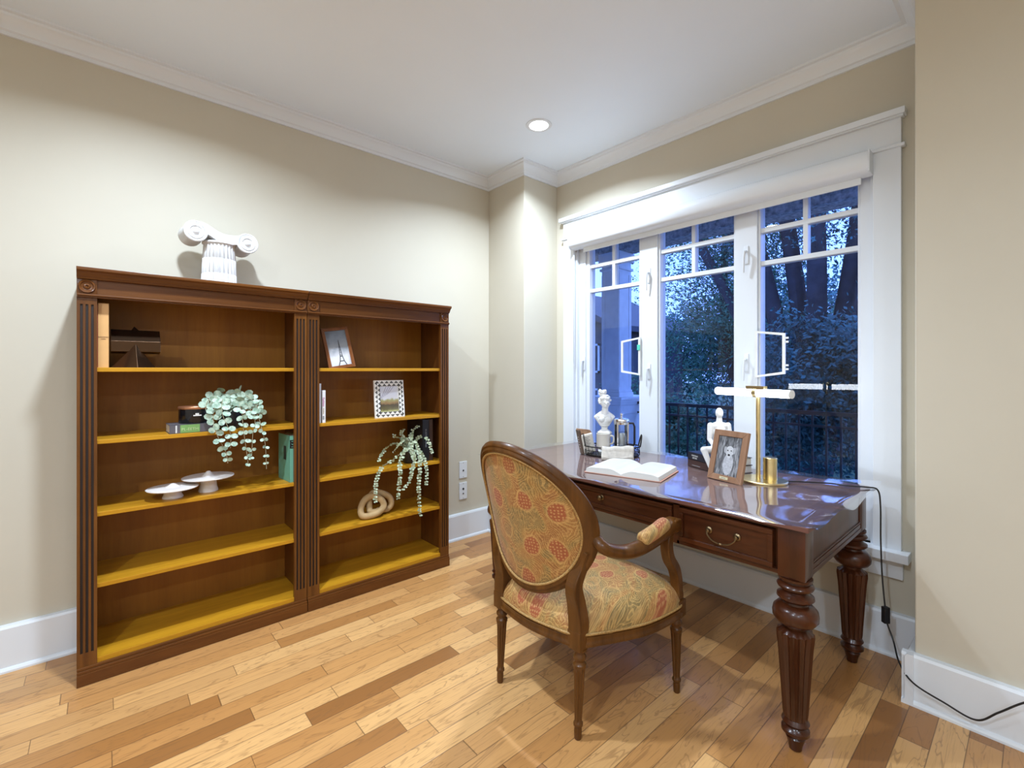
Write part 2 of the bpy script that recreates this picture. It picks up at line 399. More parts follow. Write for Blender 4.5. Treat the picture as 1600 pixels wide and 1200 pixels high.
# outer frame + two mullion posts
G=[(2.208,1.785),(1.628,1.160),(1.016,.578)]
b=MB(); b.box(FX,2.208+.03,.478,2.79,2.297,2.255); b.box(FX,1.628+.012,.478,2.79,1.785-.012,2.255); b.box(FX,1.016+.012,.478,2.79,1.160-.012,2.255); b.box(FX,.522,.478,2.79,.578-.012,2.255)
b.obj('window_frame',m_trim,win,bev=.003)
VM=[2.001,1.408,.802]
for (ya,yb),vm in zip(G,VM):
    s=MB(); s.box(FX+.012,ya,.478,2.78,ya+.03,2.255) if ya>2 else s.box(FX+.012,ya,.478,2.78,ya+.012,2.255)
    s.box(FX+.012,yb-.012,.478,2.78,yb,2.255); s.box(FX+.012,yb,.478,2.78,ya,.60); s.box(FX+.012,yb,2.21,2.78,ya,2.255)
    so=s.obj('sash',m_trim,win,bev=.003)
    MB().box(GX,yb,.60,GX+.004,ya,2.21).obj('pane',m_pane,so)
    mu=MB()
    for z in (1.865,2.045): mu.box(2.722,yb,z-.012,GX,ya,z+.012)
    for z in (1.865,2.045): mu.box(GX+.004,yb,z-.012,2.768,ya,z+.012)
    mu.box(2.7235,vm-.011,1.865,GX,vm+.011,2.21); mu.box(GX+.004,vm-.011,1.865,2.768,vm+.011,2.21)
    mu.obj('muntin',m_trim,so)
# latches on posts
for y,z in ((1.70,1.90),(1.70,1.27),(1.085,1.92),(1.085,1.32),(2.25,1.33)):
    b=MB(); b.box(FX-.006,y-.012,z-.05,FX,y+.012,z+.05,bev=.002); b.tube([(FX-.006,y,z+.02),(FX-.028,y,z+.015),(FX-.03,y+.003,z-.02),(FX-.022,y+.008,z-.10)],[.007,.008,.007,.005])
    b.obj('latch',m_trim,win,smooth=True)
# roller blind
bl=thing('roller_blind','white rolled-up roller blind in a long cassette under the window head','blind',(2.6,1.41,2.17))
b=MB(); pr=[(.055,.100),(-.010,.100),(-.020,.092),(-.024,.06),(-.018,.03),(-.005,.012),(.02,.004),(.055,.0)]
b.prism([(x,z) for x,z in pr],-.898,.895,'Y'); b.obj('cassette',m_trim,bl,smooth=True,sang=50)
MB().box(-.02,.895,.002,.056,.90,.102).obj('end_cap',m_trim,bl); MB().box(-.02,-.903,.002,.056,-.898,.102).obj('end_cap',m_trim,bl)
MB().box(.040,-.86,-.03,.050,.80,.01).obj('hem_bar',m_trim,bl,bev=.003)
MB().tube([(.04,.885,0),(.045,.888,-.5),(.05,.888,-.82),(.045,.893,-.86),(.04,.895,-.82),(.04,.892,0)],.0018,6).obj('pull_chain',m_trim,bl)
# outward folding casement stays
m_stay=plain('white_stay_enamel',(.78,.78,.74),.3)
def stay(y0,sg,z0,tabs,label):
    t=thing('window_stay',label,'window stay',(2.690,y0,z0),0,'window stays'); H=.256; L=.152; w=.011; q=.021
    P=lambda u,v:(0,sg*u*L,H/2+(v-.5)*(H-2*q*u))
    def bar(a,b,name='stay_frame',ww=w):
        pass
    b=MB(); O=[(0,0),(L,q),(L,H-q),(0,H)]; I=[(w*1.4,w+.002),(L-w*1.3,q+w),(L-w*1.3,H-q-w),(w*1.4,H-w-.002)]
    for k in range(4):
        a=[O[k],O[(k+1)%4],I[(k+1)%4],I[k]]; b.prism([(sg*u,v) for u,v in a],-.006,.004,'X')
    b.obj('stay_frame',m_stay,t)
    if tabs:
        for z in (H*.74,H*.82,H*.18,H*.26): MB().box(-.004,sg*L,z-.005,.004,sg*(L+.014),z+.005).obj('tab',m_stay,t)
    else: MB().box(-.010,0,H*.66,-.006,sg*.022,H*.80).obj('sticker',plain('green_sticker',(.1,.6,.45),.5),t)
stay(1.036,-1,1.238,True,'white tapered stay frame with small end tabs on the right window post')
stay(1.758,1,1.243,False,'white tapered stay frame with a green sticker on the left window post')
# ------------------------------------------------------------ CEILING LIGHTS
m_lamp=plain('lit_lamp_lens',(1,1,1),.5,emis=(1,.97,.93),es=14)
def downlight(x,y,label,w=1.0,spread=172):
    t=thing('ceiling_light',label,'ceiling light',(x,y,ZC),0,'recessed ceiling lights')
    MB().lathe([(.078,-.004),(.08,-.001),(.078,.0),(.060,.0),(.058,-.004)],36,cap=False).lathe([(.058,-.004),(.078,-.004)],36,cap=False).obj('trim_ring',m_trim,t,smooth=True)
    MB().lathe([(.001,-.0035),(.058,-.003)],32,cap=False).obj('lens',m_lamp,t)
    L=bpy.data.lights.new('downlight_beam','AREA'); L.shape='DISK'; L.size=.11; L.energy=LAMP_W*w; L.color=(.81,.97,1.16); L.spread=R(spread)
    o=bpy.data.objects.new('downlight_beam',L); COL.objects.link(o); o.parent=t; o.location=(0,0,-.012)
downlight(2.025,2.047,'round white recessed ceiling light glowing above the window corner',1.05,145)
downlight(.22,1.86,'round recessed ceiling light over the left bookcase',1.3,152)
downlight(.22,.3,'round recessed ceiling light straight above the camera',.25)
downlight(-1.1,.3,'added unseen fill light in the ceiling near the far left wall',1.5)  # added out of view as ambient fill for the left floor
downlight(.22,-1.4,'added unseen fill light in the ceiling behind the camera',.6)  # invented fill lamp, raises the bounce from behind the camera
downlight(-1.1,-1.4,'added unseen fill light in the ceiling at the far rear corner',1.1)  # unseen extra lamp, put in only to fill the room
# ------------------------------------------------------------ WALL PLATES
def plate(z0,z1,label,holes):
    t=thing('wall_plate',label,'wall plate',(2.072,YA,(z0+z1)/2),0,'wall plates'); h=(z1-z0)/2
    MB().box(-.036,-.007,-h,.036,0,h,bev=.003).obj('cover',m_trim,t)
    for z,r in holes: MB().lathe([(r,0),(r,.003),(r*.4,.003),(r*.4,.0005)],14,M=Matrix.Translation((.0,-.007,z))@Matrix.Rotation(R(90),4,'X')).obj('jack',m_black,t,smooth=True)
    for z in (-h*.83,h*.83): MB().lathe([(.003,0),(.003,.001)],10,M=Matrix.Translation((.0,-.007,z))@Matrix.Rotation(R(90),4,'X')).obj('screw',m_metal,t)
plate(.455,.582,'white wall plate with one small jack, upper of the two',[(-.005,.006)])
plate(.294,.422,'white wall plate with round jack and button, lower of the two',[(.015,.008),(-.02,.005)])
# ------------------------------------------------------------ BOOKCASES
SH=[1.29,.99,.69,.395]
def bookcase(x0,x1,label):
    w=x1-x0; t=thing('bookcase',label,'bookcase',(x0+w/2,2.72,0),0,'bookcases'); h=w/2-.001; f=-.15; k=.178
    pw=.062
    for s in (-1,1): MB().box(s*h,f+.012,.05,s*(h-.022),k,1.655).obj('side_panel',m_case,t)
    MB().box(-h+.02,k-.012,.05,h-.02,k-.004,1.655).obj('back_panel',m_back,t)
    # plinth
    b=MB(); b.box(-h,f-.012,0,h,k,.048,bev=.002); b.box(-h,f-.010,.048,h,f+.02,.060,bev=.003); b.box(-h,f-.005,.060,h,f+.02,.072,bev=.003)
    b.obj('plinth',m_caseX,t)
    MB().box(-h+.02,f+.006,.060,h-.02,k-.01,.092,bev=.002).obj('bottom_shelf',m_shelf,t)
    # pilasters with three flutes
    for s in (-1,1):
        cx=s*(h-pw/2); b=MB(); z0,z1=.072,1.575; y0=f; y1=f+.02; za,zb=.127,1.548
        b.mat(0).box(cx-pw/2,y0+.006,z0,cx+pw/2,y1,z1)
        fw_=.0085; gap=.0165
        edges=[-pw/2]
        for q in (-1,0,1): edges+= [q*gap-fw_/2,q*gap+fw_/2]
        edges.append(pw/2)
        for i in range(0,len(edges),2): b.box(cx+edges[i],y0,z0,cx+edges[i+1],y0+.006,z1)
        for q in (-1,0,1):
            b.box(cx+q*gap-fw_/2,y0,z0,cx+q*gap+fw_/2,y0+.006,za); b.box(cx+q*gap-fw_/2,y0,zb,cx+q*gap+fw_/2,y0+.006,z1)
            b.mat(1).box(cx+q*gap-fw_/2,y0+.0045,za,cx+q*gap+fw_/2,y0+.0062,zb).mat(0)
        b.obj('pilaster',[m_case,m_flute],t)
    # header: frieze, rosette blocks, mouldings
    b=MB(); b.box(-h+pw,f+.006,1.588,h-pw,f+.022,1.652); b.obj('frieze',m_caseX,t)
    b=MB(); b.box(-h,f-.008,1.575,h,f+.02,1.581,bev=.002); b.box(-h,f-.012,1.581,h,f+.02,1.589,bev=.003); b.obj('frieze_moulding',m_caseX,t)
    for s in (-1,1):
        cx=s*(h-pw/2); b=MB(); b.box(cx-pw/2,f-.002,1.588,cx+pw/2,f+.02,1.652,bev=.001)
        b.lathe([(.026,0),(.026,.004),(.0235,.007),(.020,.006),(.017,.002),(.011,.001),(.009,.005),(.005,.006),(.003,.002),(.001,.003)],28,M=Matrix.Translation((cx,f-.002,1.6205))@Matrix.Rotation(R(90),4,'X')@Matrix.Diagonal((1.05,1.08,1,1)))
        b.obj('rosette_block',m_caseX,t,smooth=True,sang=30)
    b=MB(); prof=[(f+.02,1.650),(f-.010,1.650),(f-.012,1.656),(f-.016,1.660),(f-.020,1.668),(f-.028,1.677),(f-.034,1.680),(f-.036,1.684),(f-.036,1.694),(k,1.694),(k,1.650)]
    b.prism(prof,-h,h,'X'); b.obj('cornice',m_caseX,t,bev=.001)
    for z in SH:
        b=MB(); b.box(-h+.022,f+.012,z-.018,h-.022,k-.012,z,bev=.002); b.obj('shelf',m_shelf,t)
    return t
bookcase(-.076,.8175,'tall cherry bookcase standing left, with white column piece on top')
bookcase(.8185,1.712,'tall cherry bookcase standing right, with wooden link sculpture on a shelf')
# ------------------------------------------------------------ ionic column piece
t=thing('column_capital','white plaster Ionic column fragment standing on top of the left bookcase','sculpture',(.447,2.745,1.694),R(4))
b=MB(); b.lathe([(.078,0,1),(.077,.03,1),(.076,.065,1),(.072,.066,1),(.075,.069,1),(.073,.14,1),(.070,.141,1),(.073,.143,1),(.068,.205,1),(.066,.212,0),(.074,.215,0),(.074,.222,0),(.06,.228,0)],144,flute=(24,.11))
b.obj('shaft',m_white,t,smooth=True,sang=60)
b=MB()
sad=catmull([(-.115,0,.298),(-.07,0,.292),(0,0,.258),(.07,0,.262),(.115,0,.278)],6)
up_=[(p.x,p.z+.004) for p in sad]; lo=[(p.x,p.z-.042) for p in sad]
b.prism(up_+lo[::-1],-.062,.062,'Y')
for s,zc in ((-1,.252),(1,.234)):
    Mx=Matrix.Translation((s*.112,0,zc))@Matrix.Rotation(R(90),4,'X')
    b.lathe([(.046,-.066),(.050,-.064),(.050,-.05),(.040,0),(.050,.05),(.050,.064),(.046,.067),(.040,.062),(.036,.062),(.034,.067),(.026,.067),(.024,.061),(.016,.061),(.014,.067),(.010,.072),(.001,.075)],36,M=Mx)
b.obj('volute_cap',m_white,t,smooth=True,sang=40)
# ------------------------------------------------------------ books helpers
def book(name,label,w,d,h,cover,loc,rz=0,pages=m_paper,rot=None,group=None,cat='book'):
    """upright book: spine faces -Y; w thickness (x), d depth (y), h height (z). origin at bottom-centre front"""
    t=thing(name,label,cat,loc,rz,group,rot)
    c=.0025
    b=MB(); b.box(-w/2,0,0,-w/2+c,d,h).box(w/2-c,0,0,w/2,d,h).box(-w/2,0,0,w/2,c*1.5,h)
    b.obj('cover',cover,t,bev=.001)
    MB().box(-w/2+c,c*1.5,.003,w/2-c,d-.004,h-.003).obj('page_block',pages,t)
    return t
FRONT=lambda x,y,z:basis((1,0,0),(0,0,1),(x,y,z))       # text facing -Y
SPINE=lambda x,y,z:basis((0,0,-1),(1,0,0),(x,y,z))      # text reading down, facing -Y
m_or=plain('orange_tan_cover',(.66,.36,.13),.5); m_red=plain('red_cover',(.35,.06,.03),.5)
t=book('book','tall red-edged book with plain tan-orange spine on the top left shelf',.036,.20,.270,m_or,(.0065,2.60,1.29))
text('BUCHANAN',.0062,plain('brown_ink',(.15,.07,.03),.7),t,FRONT(0,-.001,.128)); text('LORD',.0055,plain('brown_ink_small',(.15,.07,.03),.7),t,FRONT(0,-.001,.120))
MB().box(-.0215,.001,0,-.0182,.2,.263).obj('slipcase_edge',m_red,t)
# bronze faceted sculpture
m_brz=plain('dark_bronze_facets',(.10,.055,.03),.22,.9,nscale=3)
t=thing('faceted_sculpture','dark bronze faceted cross-shaped sculpture beside the tan-orange book','sculpture',(.113,2.68,1.29))
MB().prism([(-.05,.115),(0,.168),(.05,.128),(.048,.075),(0,.062),(-.048,.07)],-.083,.088,'X').obj('cross_bar',m_brz,t,bev=.001)
b=MB(); 
def pyr(b,base,apex):
    def f():
        B=[b.b.verts.new(p) for p in base]; A=b.b.verts.new(apex); b.b.faces.new(B)
        for i in range(len(B)): b.b.faces.new((B[i],B[(i+1)%len(B)],A))
    b._new(f)
pyr(b,[(-.082,-.03,0),(.006,-.085,0),(.072,-.02,0),(0,.03,0)],(.0,-.052,.104)); b.obj('front_facet',m_brz,t,bev=.001)
b=MB(); pyr(b,[(-.03,.0,.14),(.005,-.03,.13),(.04,.0,.14),(0,.04,.14)],(-.002,.012,.185)); b.obj('top_facet',m_brz,t)
# shelf 2 left: green book lying, black tin, plant
m_gr=plain('charcoal_cover',(.10,.09,.10),.5); m_grn=plain('green_label',(.18,.34,.10),.5); m_lime=plain('lime_ink',(.5,.62,.3),.6)
t=thing('book','thick grey book with green spine label lying flat under the black tin','book',(.315,2.595,.99),R(1.5))
MB().box(-.085,0,0,.085,.13,.003).box(-.085,0,.037,.085,.13,.040).box(-.085,0,0,.085,.004,.04).obj('cover',m_gr,t,bev=.001)
MB().box(-.083,.004,.003,.083,.126,.037).obj('page_block',m_paper,t)
MB().box(-.045,-.0008,.002,.03,0,.038).obj('spine_label',m_grn,t); text('PL-EETH',.018,m_lime,t,FRONT(-.008,-.0015,.017)); MB().box(-.063,-.0008,.003,-.057,0,.037).obj('spine_band',m_paper,t)
t=thing('tin','round glossy black tin with copper lid stacked on the grey book','tin',(.338,2.668,1.0305))
MB().lathe([(.066,0),(.068,.004),(.068,.066),(.066,.068)],40).obj('body',m_gloss,t,smooth=True)
MB().lathe([(.0695,.066),(.0705,.068),(.0705,.076),(.068,.079),(.001,.081)],40).obj('lid',plain('copper_lid',(.45,.20,.10),.3,.6),t,smooth=True)
MB().box(-.018,-.0705,.035,.014,-.066,.040).box(-.010,-.0705,.04,.004,-.066,.048).obj('emblem',m_paper,t)
def leaf(b,c,u,v,L,Wd,n=8,bend=.15):
    """leaf disc starting at c along u, half width Wd along v"""
    nrm=u.cross(v).normalized()
    pts=[]
    for i in range(n):
        a=2*PI*i/n; x=.5-.5*math.cos(a); y=math.sin(a)
        pts.append(c+u*(L*x)+v*(Wd*y)+nrm*(bend*L*(x*(1-x))*2-abs(y)*bend*L*.35))
    def f():
        vs=[b.b.verts.new(p) for p in pts]; m=b.b.verts.new(c+u*L*.5+nrm*bend*L*.35)
        for i in range(n): b.b.faces.new((vs[i],vs[(i+1)%n],m))
    b._new(f)
def vine(st,lf,pts,L0,L1,step,width=.8,pair=True,sr=.0012):
    P=catmull(pts,10); st.tube(P,sr,5)
    d=0; k=0; tot=sum((P[i+1]-P[i]).length for i in range(len(P)-1)); acc=0
    for i in range(len(P)-1):
        seg=(P[i+1]-P[i]); acc+=seg.length; d+=seg.length
        if d>=step:
            d=0; k+=1; tdir=seg.normalized(); f=acc/tot; L=L0+(L1-L0)*f
            side=Vector((1,-.25,0)) if abs(tdir.x)<.8 else Vector((0,-1,.3))
            for s in ((-1,1) if pair else ((-1)**k,)):
                u=(side*s+tdir*random.uniform(-.1,.6)+Vector((random.uniform(-.5,.5),random.uniform(-.8,.2),random.uniform(-.6,.6)))).normalized()
                v=u.cross(Vector((random.uniform(-.5,.5),-1,random.uniform(-.2,.8)))).normalized()
                leaf(lf,P[i+1],u,v,L*random.uniform(.8,1.15),L*width*.5)
def leafmat(name,c1,c2):
    M=MT(name); v=M.coord(); f=M.noise(v,60,3); M.l(M.ramp(f,[(.35,c1),(.6,c2)]),M.b.inputs['Base Color']); M.b.inputs['Roughness'].default_value=.55
    M.b.inputs['Subsurface Weight'].default_value=0; return M.m
m_sil=leafmat('silver_green_leaf',(.20,.30,.21,1),(.46,.56,.43,1)); m_euc=leafmat('eucalyptus_leaf',(.24,.31,.17,1),(.50,.55,.38,1))
m_stem=plain('pale_stem',(.35,.30,.18),.7)
t=thing('potted_plant','trailing silver-leaved plant in black pot beside the black tin','plant',(.478,2.665,.99))
MB().lathe([(.042,0),(.050,.01),(.056,.085),(.053,.09),(.048,.08),(.001,.078)],28).obj('pot',m_black,t,smooth=True)
st=MB(); lf=MB(); O=Vector((0,0,.09))
vs=[([O,(-.06,-.06,.13),(-.085,-.10,.06),(-.07,-.12,-.02),(-.04,-.125,-.09),(-.03,-.128,-.15)],.040,.018),
    ([O,(-.04,-.07,.15),(-.05,-.12,.08),(-.02,-.13,-.01),(-.02,-.13,-.08)],.038,.022),
    ([O,(.02,-.05,.14),(.03,-.11,.09),(.035,-.128,0),(.045,-.13,-.08),(.055,-.13,-.165)],.034,.014),
    ([O,(.06,-.04,.13),(.10,-.10,.07),(.115,-.128,0),(.13,-.13,-.08),(.135,-.132,-.20)],.034,.010),
    ([O,(.05,-.06,.13),(.085,-.12,.05),(.075,-.13,-.02),(.07,-.13,-.14)],.032,.013),
    ([O,(.0,-.03,.17),(.05,-.05,.17),(.10,-.08,.12),(.125,-.09,.06)],.036,.026),
    ([O,(-.02,0,.17),(-.06,-.02,.18),(-.10,-.05,.14),(-.11,-.07,.10)],.038,.03),
    ([O,(.02,.02,.16),(.07,.02,.15),(.11,-.02,.10)],.034,.026),([O,(.03,-.02,.19),(.06,-.03,.17),(.09,-.06,.15),(.11,-.09,.09)],.034,.026)]
for p,a,c in vs: vine(st,lf,p,a*1.18,c*1.25,.033,.86)
st.obj('stems',m_stem,t); lf.obj('foliage',m_sil,t,smooth=True,sang=180)
# shelf 3 left: cake stands and teal book
def stand(x,y,s,label,hh,r,dz):
    t=thing('cake_stand',label,'cake stand',(x,y,.69),0,'cake stands')
    MB().lathe([(.040*s,0),(.041*s,.004),(.036*s,hh*.35),(.033*s,hh*.8),(.036*s,hh)],32).obj('pedestal',m_offw,t,smooth=True)
    MB().lathe([(.036*s,hh-.002),(r,hh+.006),(r+.001,hh+.009),(r-.004,hh+.010),(.030,hh+.012),(.02,hh+.018),(.008,hh+.012+dz),(.001,hh+.014+dz)],48).obj('plate',m_offw,t,smooth=True,sang=25)
stand(.248,2.655,1.0,'smaller low cake stand of pale ceramic, nearest the left side',.038,.100,.014)
stand(.392,2.688,1.02,'larger taller cake stand of pale ceramic with pointed centre',.062,.108,.022)
m_teal=plain('teal_cover',(.16,.42,.30),.45)
t=book('book','teal green hardback standing at the right end of the left bookcase',.045,.17,.245,m_teal,(.762,2.60,.69),R(3))
Mside=basis((0,-1,0),(0,0,1),(-.0228,.07,.15)); MB().box(-.018,-.038,-.0004,.018,.035,.0006,Mside).obj('cover_picture',plain('dark_picture',(.03,.05,.04),.5),t)
MB().box(-.0215,-.0008,.178,.0215,0,.222).obj('spine_block',m_black,t); text('191',.028,m_teal,t,basis((0,0,-1),(1,0,0),(-.006,-.0014,.2)))
# ------------------------------------------------------------ right bookcase contents
# leaning eiffel frame
def pframe(name,label,W,H,bw,th,wood_,loc,rot,picfn,cat='picture frame',gap=None):
    t=thing(name,label,cat,loc,0,None,rot)
    b=MB(); gapx=bw
    for a in ([(-W/2,0),(W/2,0),(W/2-bw,bw),(-W/2+bw,bw)],[(-W/2,H),(-W/2+bw,H-bw),(W/2-bw,H-bw),(W/2,H)],[(-W/2,0),(-W/2+bw,bw),(-W/2+bw,H-bw),(-W/2,H)],[(W/2,0),(W/2,H),(W/2-bw,H-bw),(W/2-bw,bw)]):
        b.prism(a,0,th,'Y')
    b.obj('frame',wood_,t,bev=.0015); picfn(t,W-2*bw,H-2*bw,bw,th*.45)
    MB().box(-W/2+bw*.6,th*.5,bw*.6,W/2-bw*.6,th*.9,H-bw*.6).obj('backing',m_black,t)
    return t
def pic_grad(name,stops,scale=(1,1,1),nz=.15,ns=20):
    M=MT(name); tc=M.n('ShaderNodeTexCoord'); sp=M.n('ShaderNodeSeparateXYZ'); M.l(tc.outputs['Generated'],sp.inputs[0])
    n=M.noise(M.coord(scale),ns,4,.6); f=M.math('ADD',sp.outputs[2],M.math('MULTIPLY',M.math('SUBTRACT',n,.5),nz))
    M.l(M.ramp(f,stops),M.b.inputs['Base Color']); M.b.inputs['Roughness'].default_value=.15; return M.m
def eiffel(t,w,h,bw,y):
    pm=pic_grad('cloudy_sky_print',[(0,(.62,.62,.66)),(.25,(.70,.70,.73)),(.5,(.33,.36,.40)),(.8,(.20,.23,.27)),(1,(.14,.16,.19))],nz=.4,ns=22)
    MB().box(-w/2,y,bw,w/2,y+.001,bw+h).obj('print',pm,t)
    b=MB(); cx=.008; z0=bw+.001; H=h*.72
    for s in (-1,1):
        P=[(cx+s*.022,z0),(cx+s*.012,z0+H*.16),(cx+s*.006,z0+H*.36),(cx+s*.002,z0+H*.75),(cx,z0+H)]
        for i in range(4):
            (xa,za),(xb,zb)=P[i],P[i+1]; wd=.0026*(1-i*.15); b.poly([(xa-wd,y-.0006,za),(xa+wd,y-.0006,za),(xb+wd*.9,y-.0006,zb),(xb-wd*.9,y-.0006,zb)])
    b.box(cx-.013,y-.001,z0+H*.15,cx+.013,y-.0006,z0+H*.18); b.box(cx-.008,y-.001,z0+H*.34,cx+.008,y-.0006,z0+H*.37)
    for k in range(4): b.box(cx-.004,y-.001,z0+H*(.4+k*.1),cx+.004,y-.0006,z0+H*(.41+k*.1))
    b.obj('printed_tower',plain('print_black',(.02,.02,.025),.4),t)
m_fr1=wood('reddish_frame_wood',(.16,.05,.015,1),(.28,.10,.03,1),'Z',.3,.3)
pframe('picture_frame','reddish wooden frame with iron tower photo leaning on the upper right shelf',.150,.240,.018,.016,m_fr1,(1.035,2.635,1.29),Euler((R(-10),R(-9),R(-4))),eiffel)
m_w1=plain('pale_grey_cover',(.62,.62,.64),.5); m_w2=plain('white_cover',(.78,.76,.74),.45)
book('book','taller pale grey book, leftmost on the second shelf of the right bookcase',.017,.15,.215,m_w1,(.8935,2.60,.99),group='white books')
t=book('book','shorter white book with pink lettering beside the pale grey book',.02,.14,.178,m_w2,(.915,2.598,.99),group='white books')
text('Fashion',.016,plain('pink_ink',(.55,.15,.35),.6),t,SPINE(-.002,-.001,.115)); text('Archive',.010,plain('tan_ink',(.4,.25,.1),.6),t,SPINE(-.002,-.001,.065)); MB().box(-.006,-.0008,.018,.002,0,.038).obj('spine_mark',m_ink,t)
# patterned inlay frame
m_bone=plain('bone_inlay',(.78,.75,.68),.4); m_tri=plain('grey_inlay',(.10,.095,.085),.4)
def landscape(t,w,h,bw,y):
    pm=pic_grad('park_landscape_print',[(0,(.35,.33,.12)),(.08,(.12,.10,.04)),(.25,(.07,.05,.03)),(.34,(.25,.15,.07)),(.45,(.30,.28,.12)),(.52,(.62,.60,.62)),(1,(.68,.70,.78))],nz=.22,ns=40)
    MB().box(-w/2,y,bw,w/2,y+.001,bw+h).obj('print',pm,t)
    b=MB()
    for k in range(4): b.tube([(-w*.42+k*.012,y-.0005,bw+h*.55+k*.006),(-w*.25+k*.013,y-.0005,bw+h*.82),(-w*.15+k*.016,y-.0005,bw+h*.99)],.0009,4)
    b.obj('printed_branches',plain('violet_ink',(.15,.12,.22),.5),t)
    W_=w+2*bw;H_=h+2*bw; b=MB(); yy=-.0006
    def row(x0,z0,dx,dz,nx,nz,n,c,s):
        for i in range(n):
            ax=x0+dx*(i+.5); az=z0+dz*(i+.5); e=c*.46
            ux,uz=(dx/abs(dx+dz)*1.0 if dx else 0),(dz/abs(dx+dz) if dz else 0)
            b.poly([(ax-abs(ux)*e,yy,az-abs(uz)*e),(ax+abs(ux)*e,yy,az+abs(uz)*e),(ax+nx*s,yy,az+nz*s)])
    c=W_/6.2; s=bw*.40
    for kk,off in ((0,.004),(1,.004+bw*.48)):
        n=6-kk; x0=-c*n/2
        row(x0,H_-off-s,c,0,0,1,n,c,s); row(x0,off+s,c,0,0,-1,n,c,s)
        n2=8-kk; cz=H_/8.4; z0=H_/2-cz*n2/2
        row(-W_/2+off+s,z0,0,cz,-1,0,n2,cz,s); row(W_/2-off-s,z0,0,cz,1,0,n2,cz,s)
    b.obj('triangle_inlay',m_tri,t)
pframe('picture_frame','square-cornered frame with black and white triangle inlay holding a park print',.192,.228,.036,.014,m_bone,(1.325,2.625,.99),Euler((R(-6),0,R(-2))),landscape)
# black tall book + thin dark book, eucalyptus
t=book('book','tall black book standing at the right end behind the eucalyptus',.048,.20,.27,m_black,(1.572,2.625,.69)); text('SELECTED STORIES',.014,m_ink,t,SPINE(0,-.001,.15))
book('book','slim dark brown book between the tall black book and bookcase side',.030,.20,.27,plain('dark_brown_cover',(.06,.03,.02),.5),(1.613,2.63,.69))
t=thing('potted_plant','trailing eucalyptus in a black pot on the right bookcase shelf','plant',(1.475,2.66,.69))
MB().lathe([(.036,0),(.045,.01),(.052,.075),(.048,.08),(.044,.07),(.001,.068)],28).obj('pot',m_black,t,smooth=True)
st=MB(); lf=MB(); O=Vector((0,0,.08))
ev=[([O,(-.08,-.05,.08),(-.17,-.09,.045),(-.25,-.115,.02),(-.285,-.125,-.05),(-.29,-.125,-.12),(-.29,-.125,-.17)]),
 ([O,(-.06,-.06,.10),(-.12,-.10,.04),(-.135,-.125,-.03),(-.14,-.125,-.10),(-.15,-.127,-.18)]),
 ([O,(-.02,-.07,.08),(-.04,-.12,.03),(-.06,-.13,-.03),(-.08,-.13,-.09),(-.12,-.13,-.13)]),
 ([O,(.02,-.08,.07),(.0,-.125,.01),(-.01,-.13,-.08),(-.01,-.13,-.17),(-.005,-.132,-.27),(0,-.133,-.31)]),
 ([O,(.03,-.08,.07),(.04,-.125,.0),(.045,-.13,-.05),(.04,-.13,-.13)]),
 ([O,(-.03,0,.14),(-.06,0,.19),(-.05,-.02,.22)]),([O,(0,-.01,.15),(.02,0,.20),(.05,-.02,.23)]),([O,(.03,0,.13),(.07,-.02,.16),(.10,-.05,.14),(.115,-.07,.08),(.115,-.08,.05)]),
 ([O,(-.05,.0,.15),(-.10,.0,.17),(-.12,-.02,.19)]),([O,(-.06,.02,.12),(-.13,.02,.12),(-.19,.0,.08),(-.22,-.02,.04)]),([O,(-.02,-.05,.13),(-.03,-.08,.10),(-.02,-.11,.03)]),
 ([O,(0,-.05,.14),(.01,-.09,.09),(.0,-.12,.03)]),([O,(-.04,-.02,.16),(-.09,-.04,.13),(-.15,-.06,.09)]),([O,(.01,.0,.17),(-.01,-.03,.17),(-.02,-.06,.15)])]
for p in ev: vine(st,lf,p,.021,.013,.0125,.85,sr=.0011)
st.obj('stems',m_stem,t); lf.obj('foliage',m_euc,t,smooth=True,sang=180)
# wooden link knot
m_link=wood('bleached_mango_wood',(.42,.27,.12,1),(.60,.42,.22,1),'X',.6,0,.6)
t=thing('link_sculpture','pale wooden sculpture of two interlocked links below the eucalyptus','sculpture',(1.245,2.665,.395),R(-8))
L1=catmull([(-.085,-.03,.024),(-.09,-.01,.06),(-.065,.0,.105),(-.02,.0,.125),(.03,-.01,.10),(.045,-.02,.06),(.01,-.035,.03),(-.045,-.04,.020)],8,True)
L2=catmull([(-.035,.0,.05),(-.025,.03,.10),(.0,.035,.135),(.05,.03,.125),(.095,.02,.095),(.105,.02,.05),(.075,.02,.022),(.03,.012,.03),(.0,-.012,.03),(-.03,-.014,.035)],8,True)
MB().tube(L1,.019,12,True).obj('link',m_link,t,smooth=True,sang=180); MB().tube(L2,.018,12,True).obj('link',m_link,t,smooth=True,sang=180)
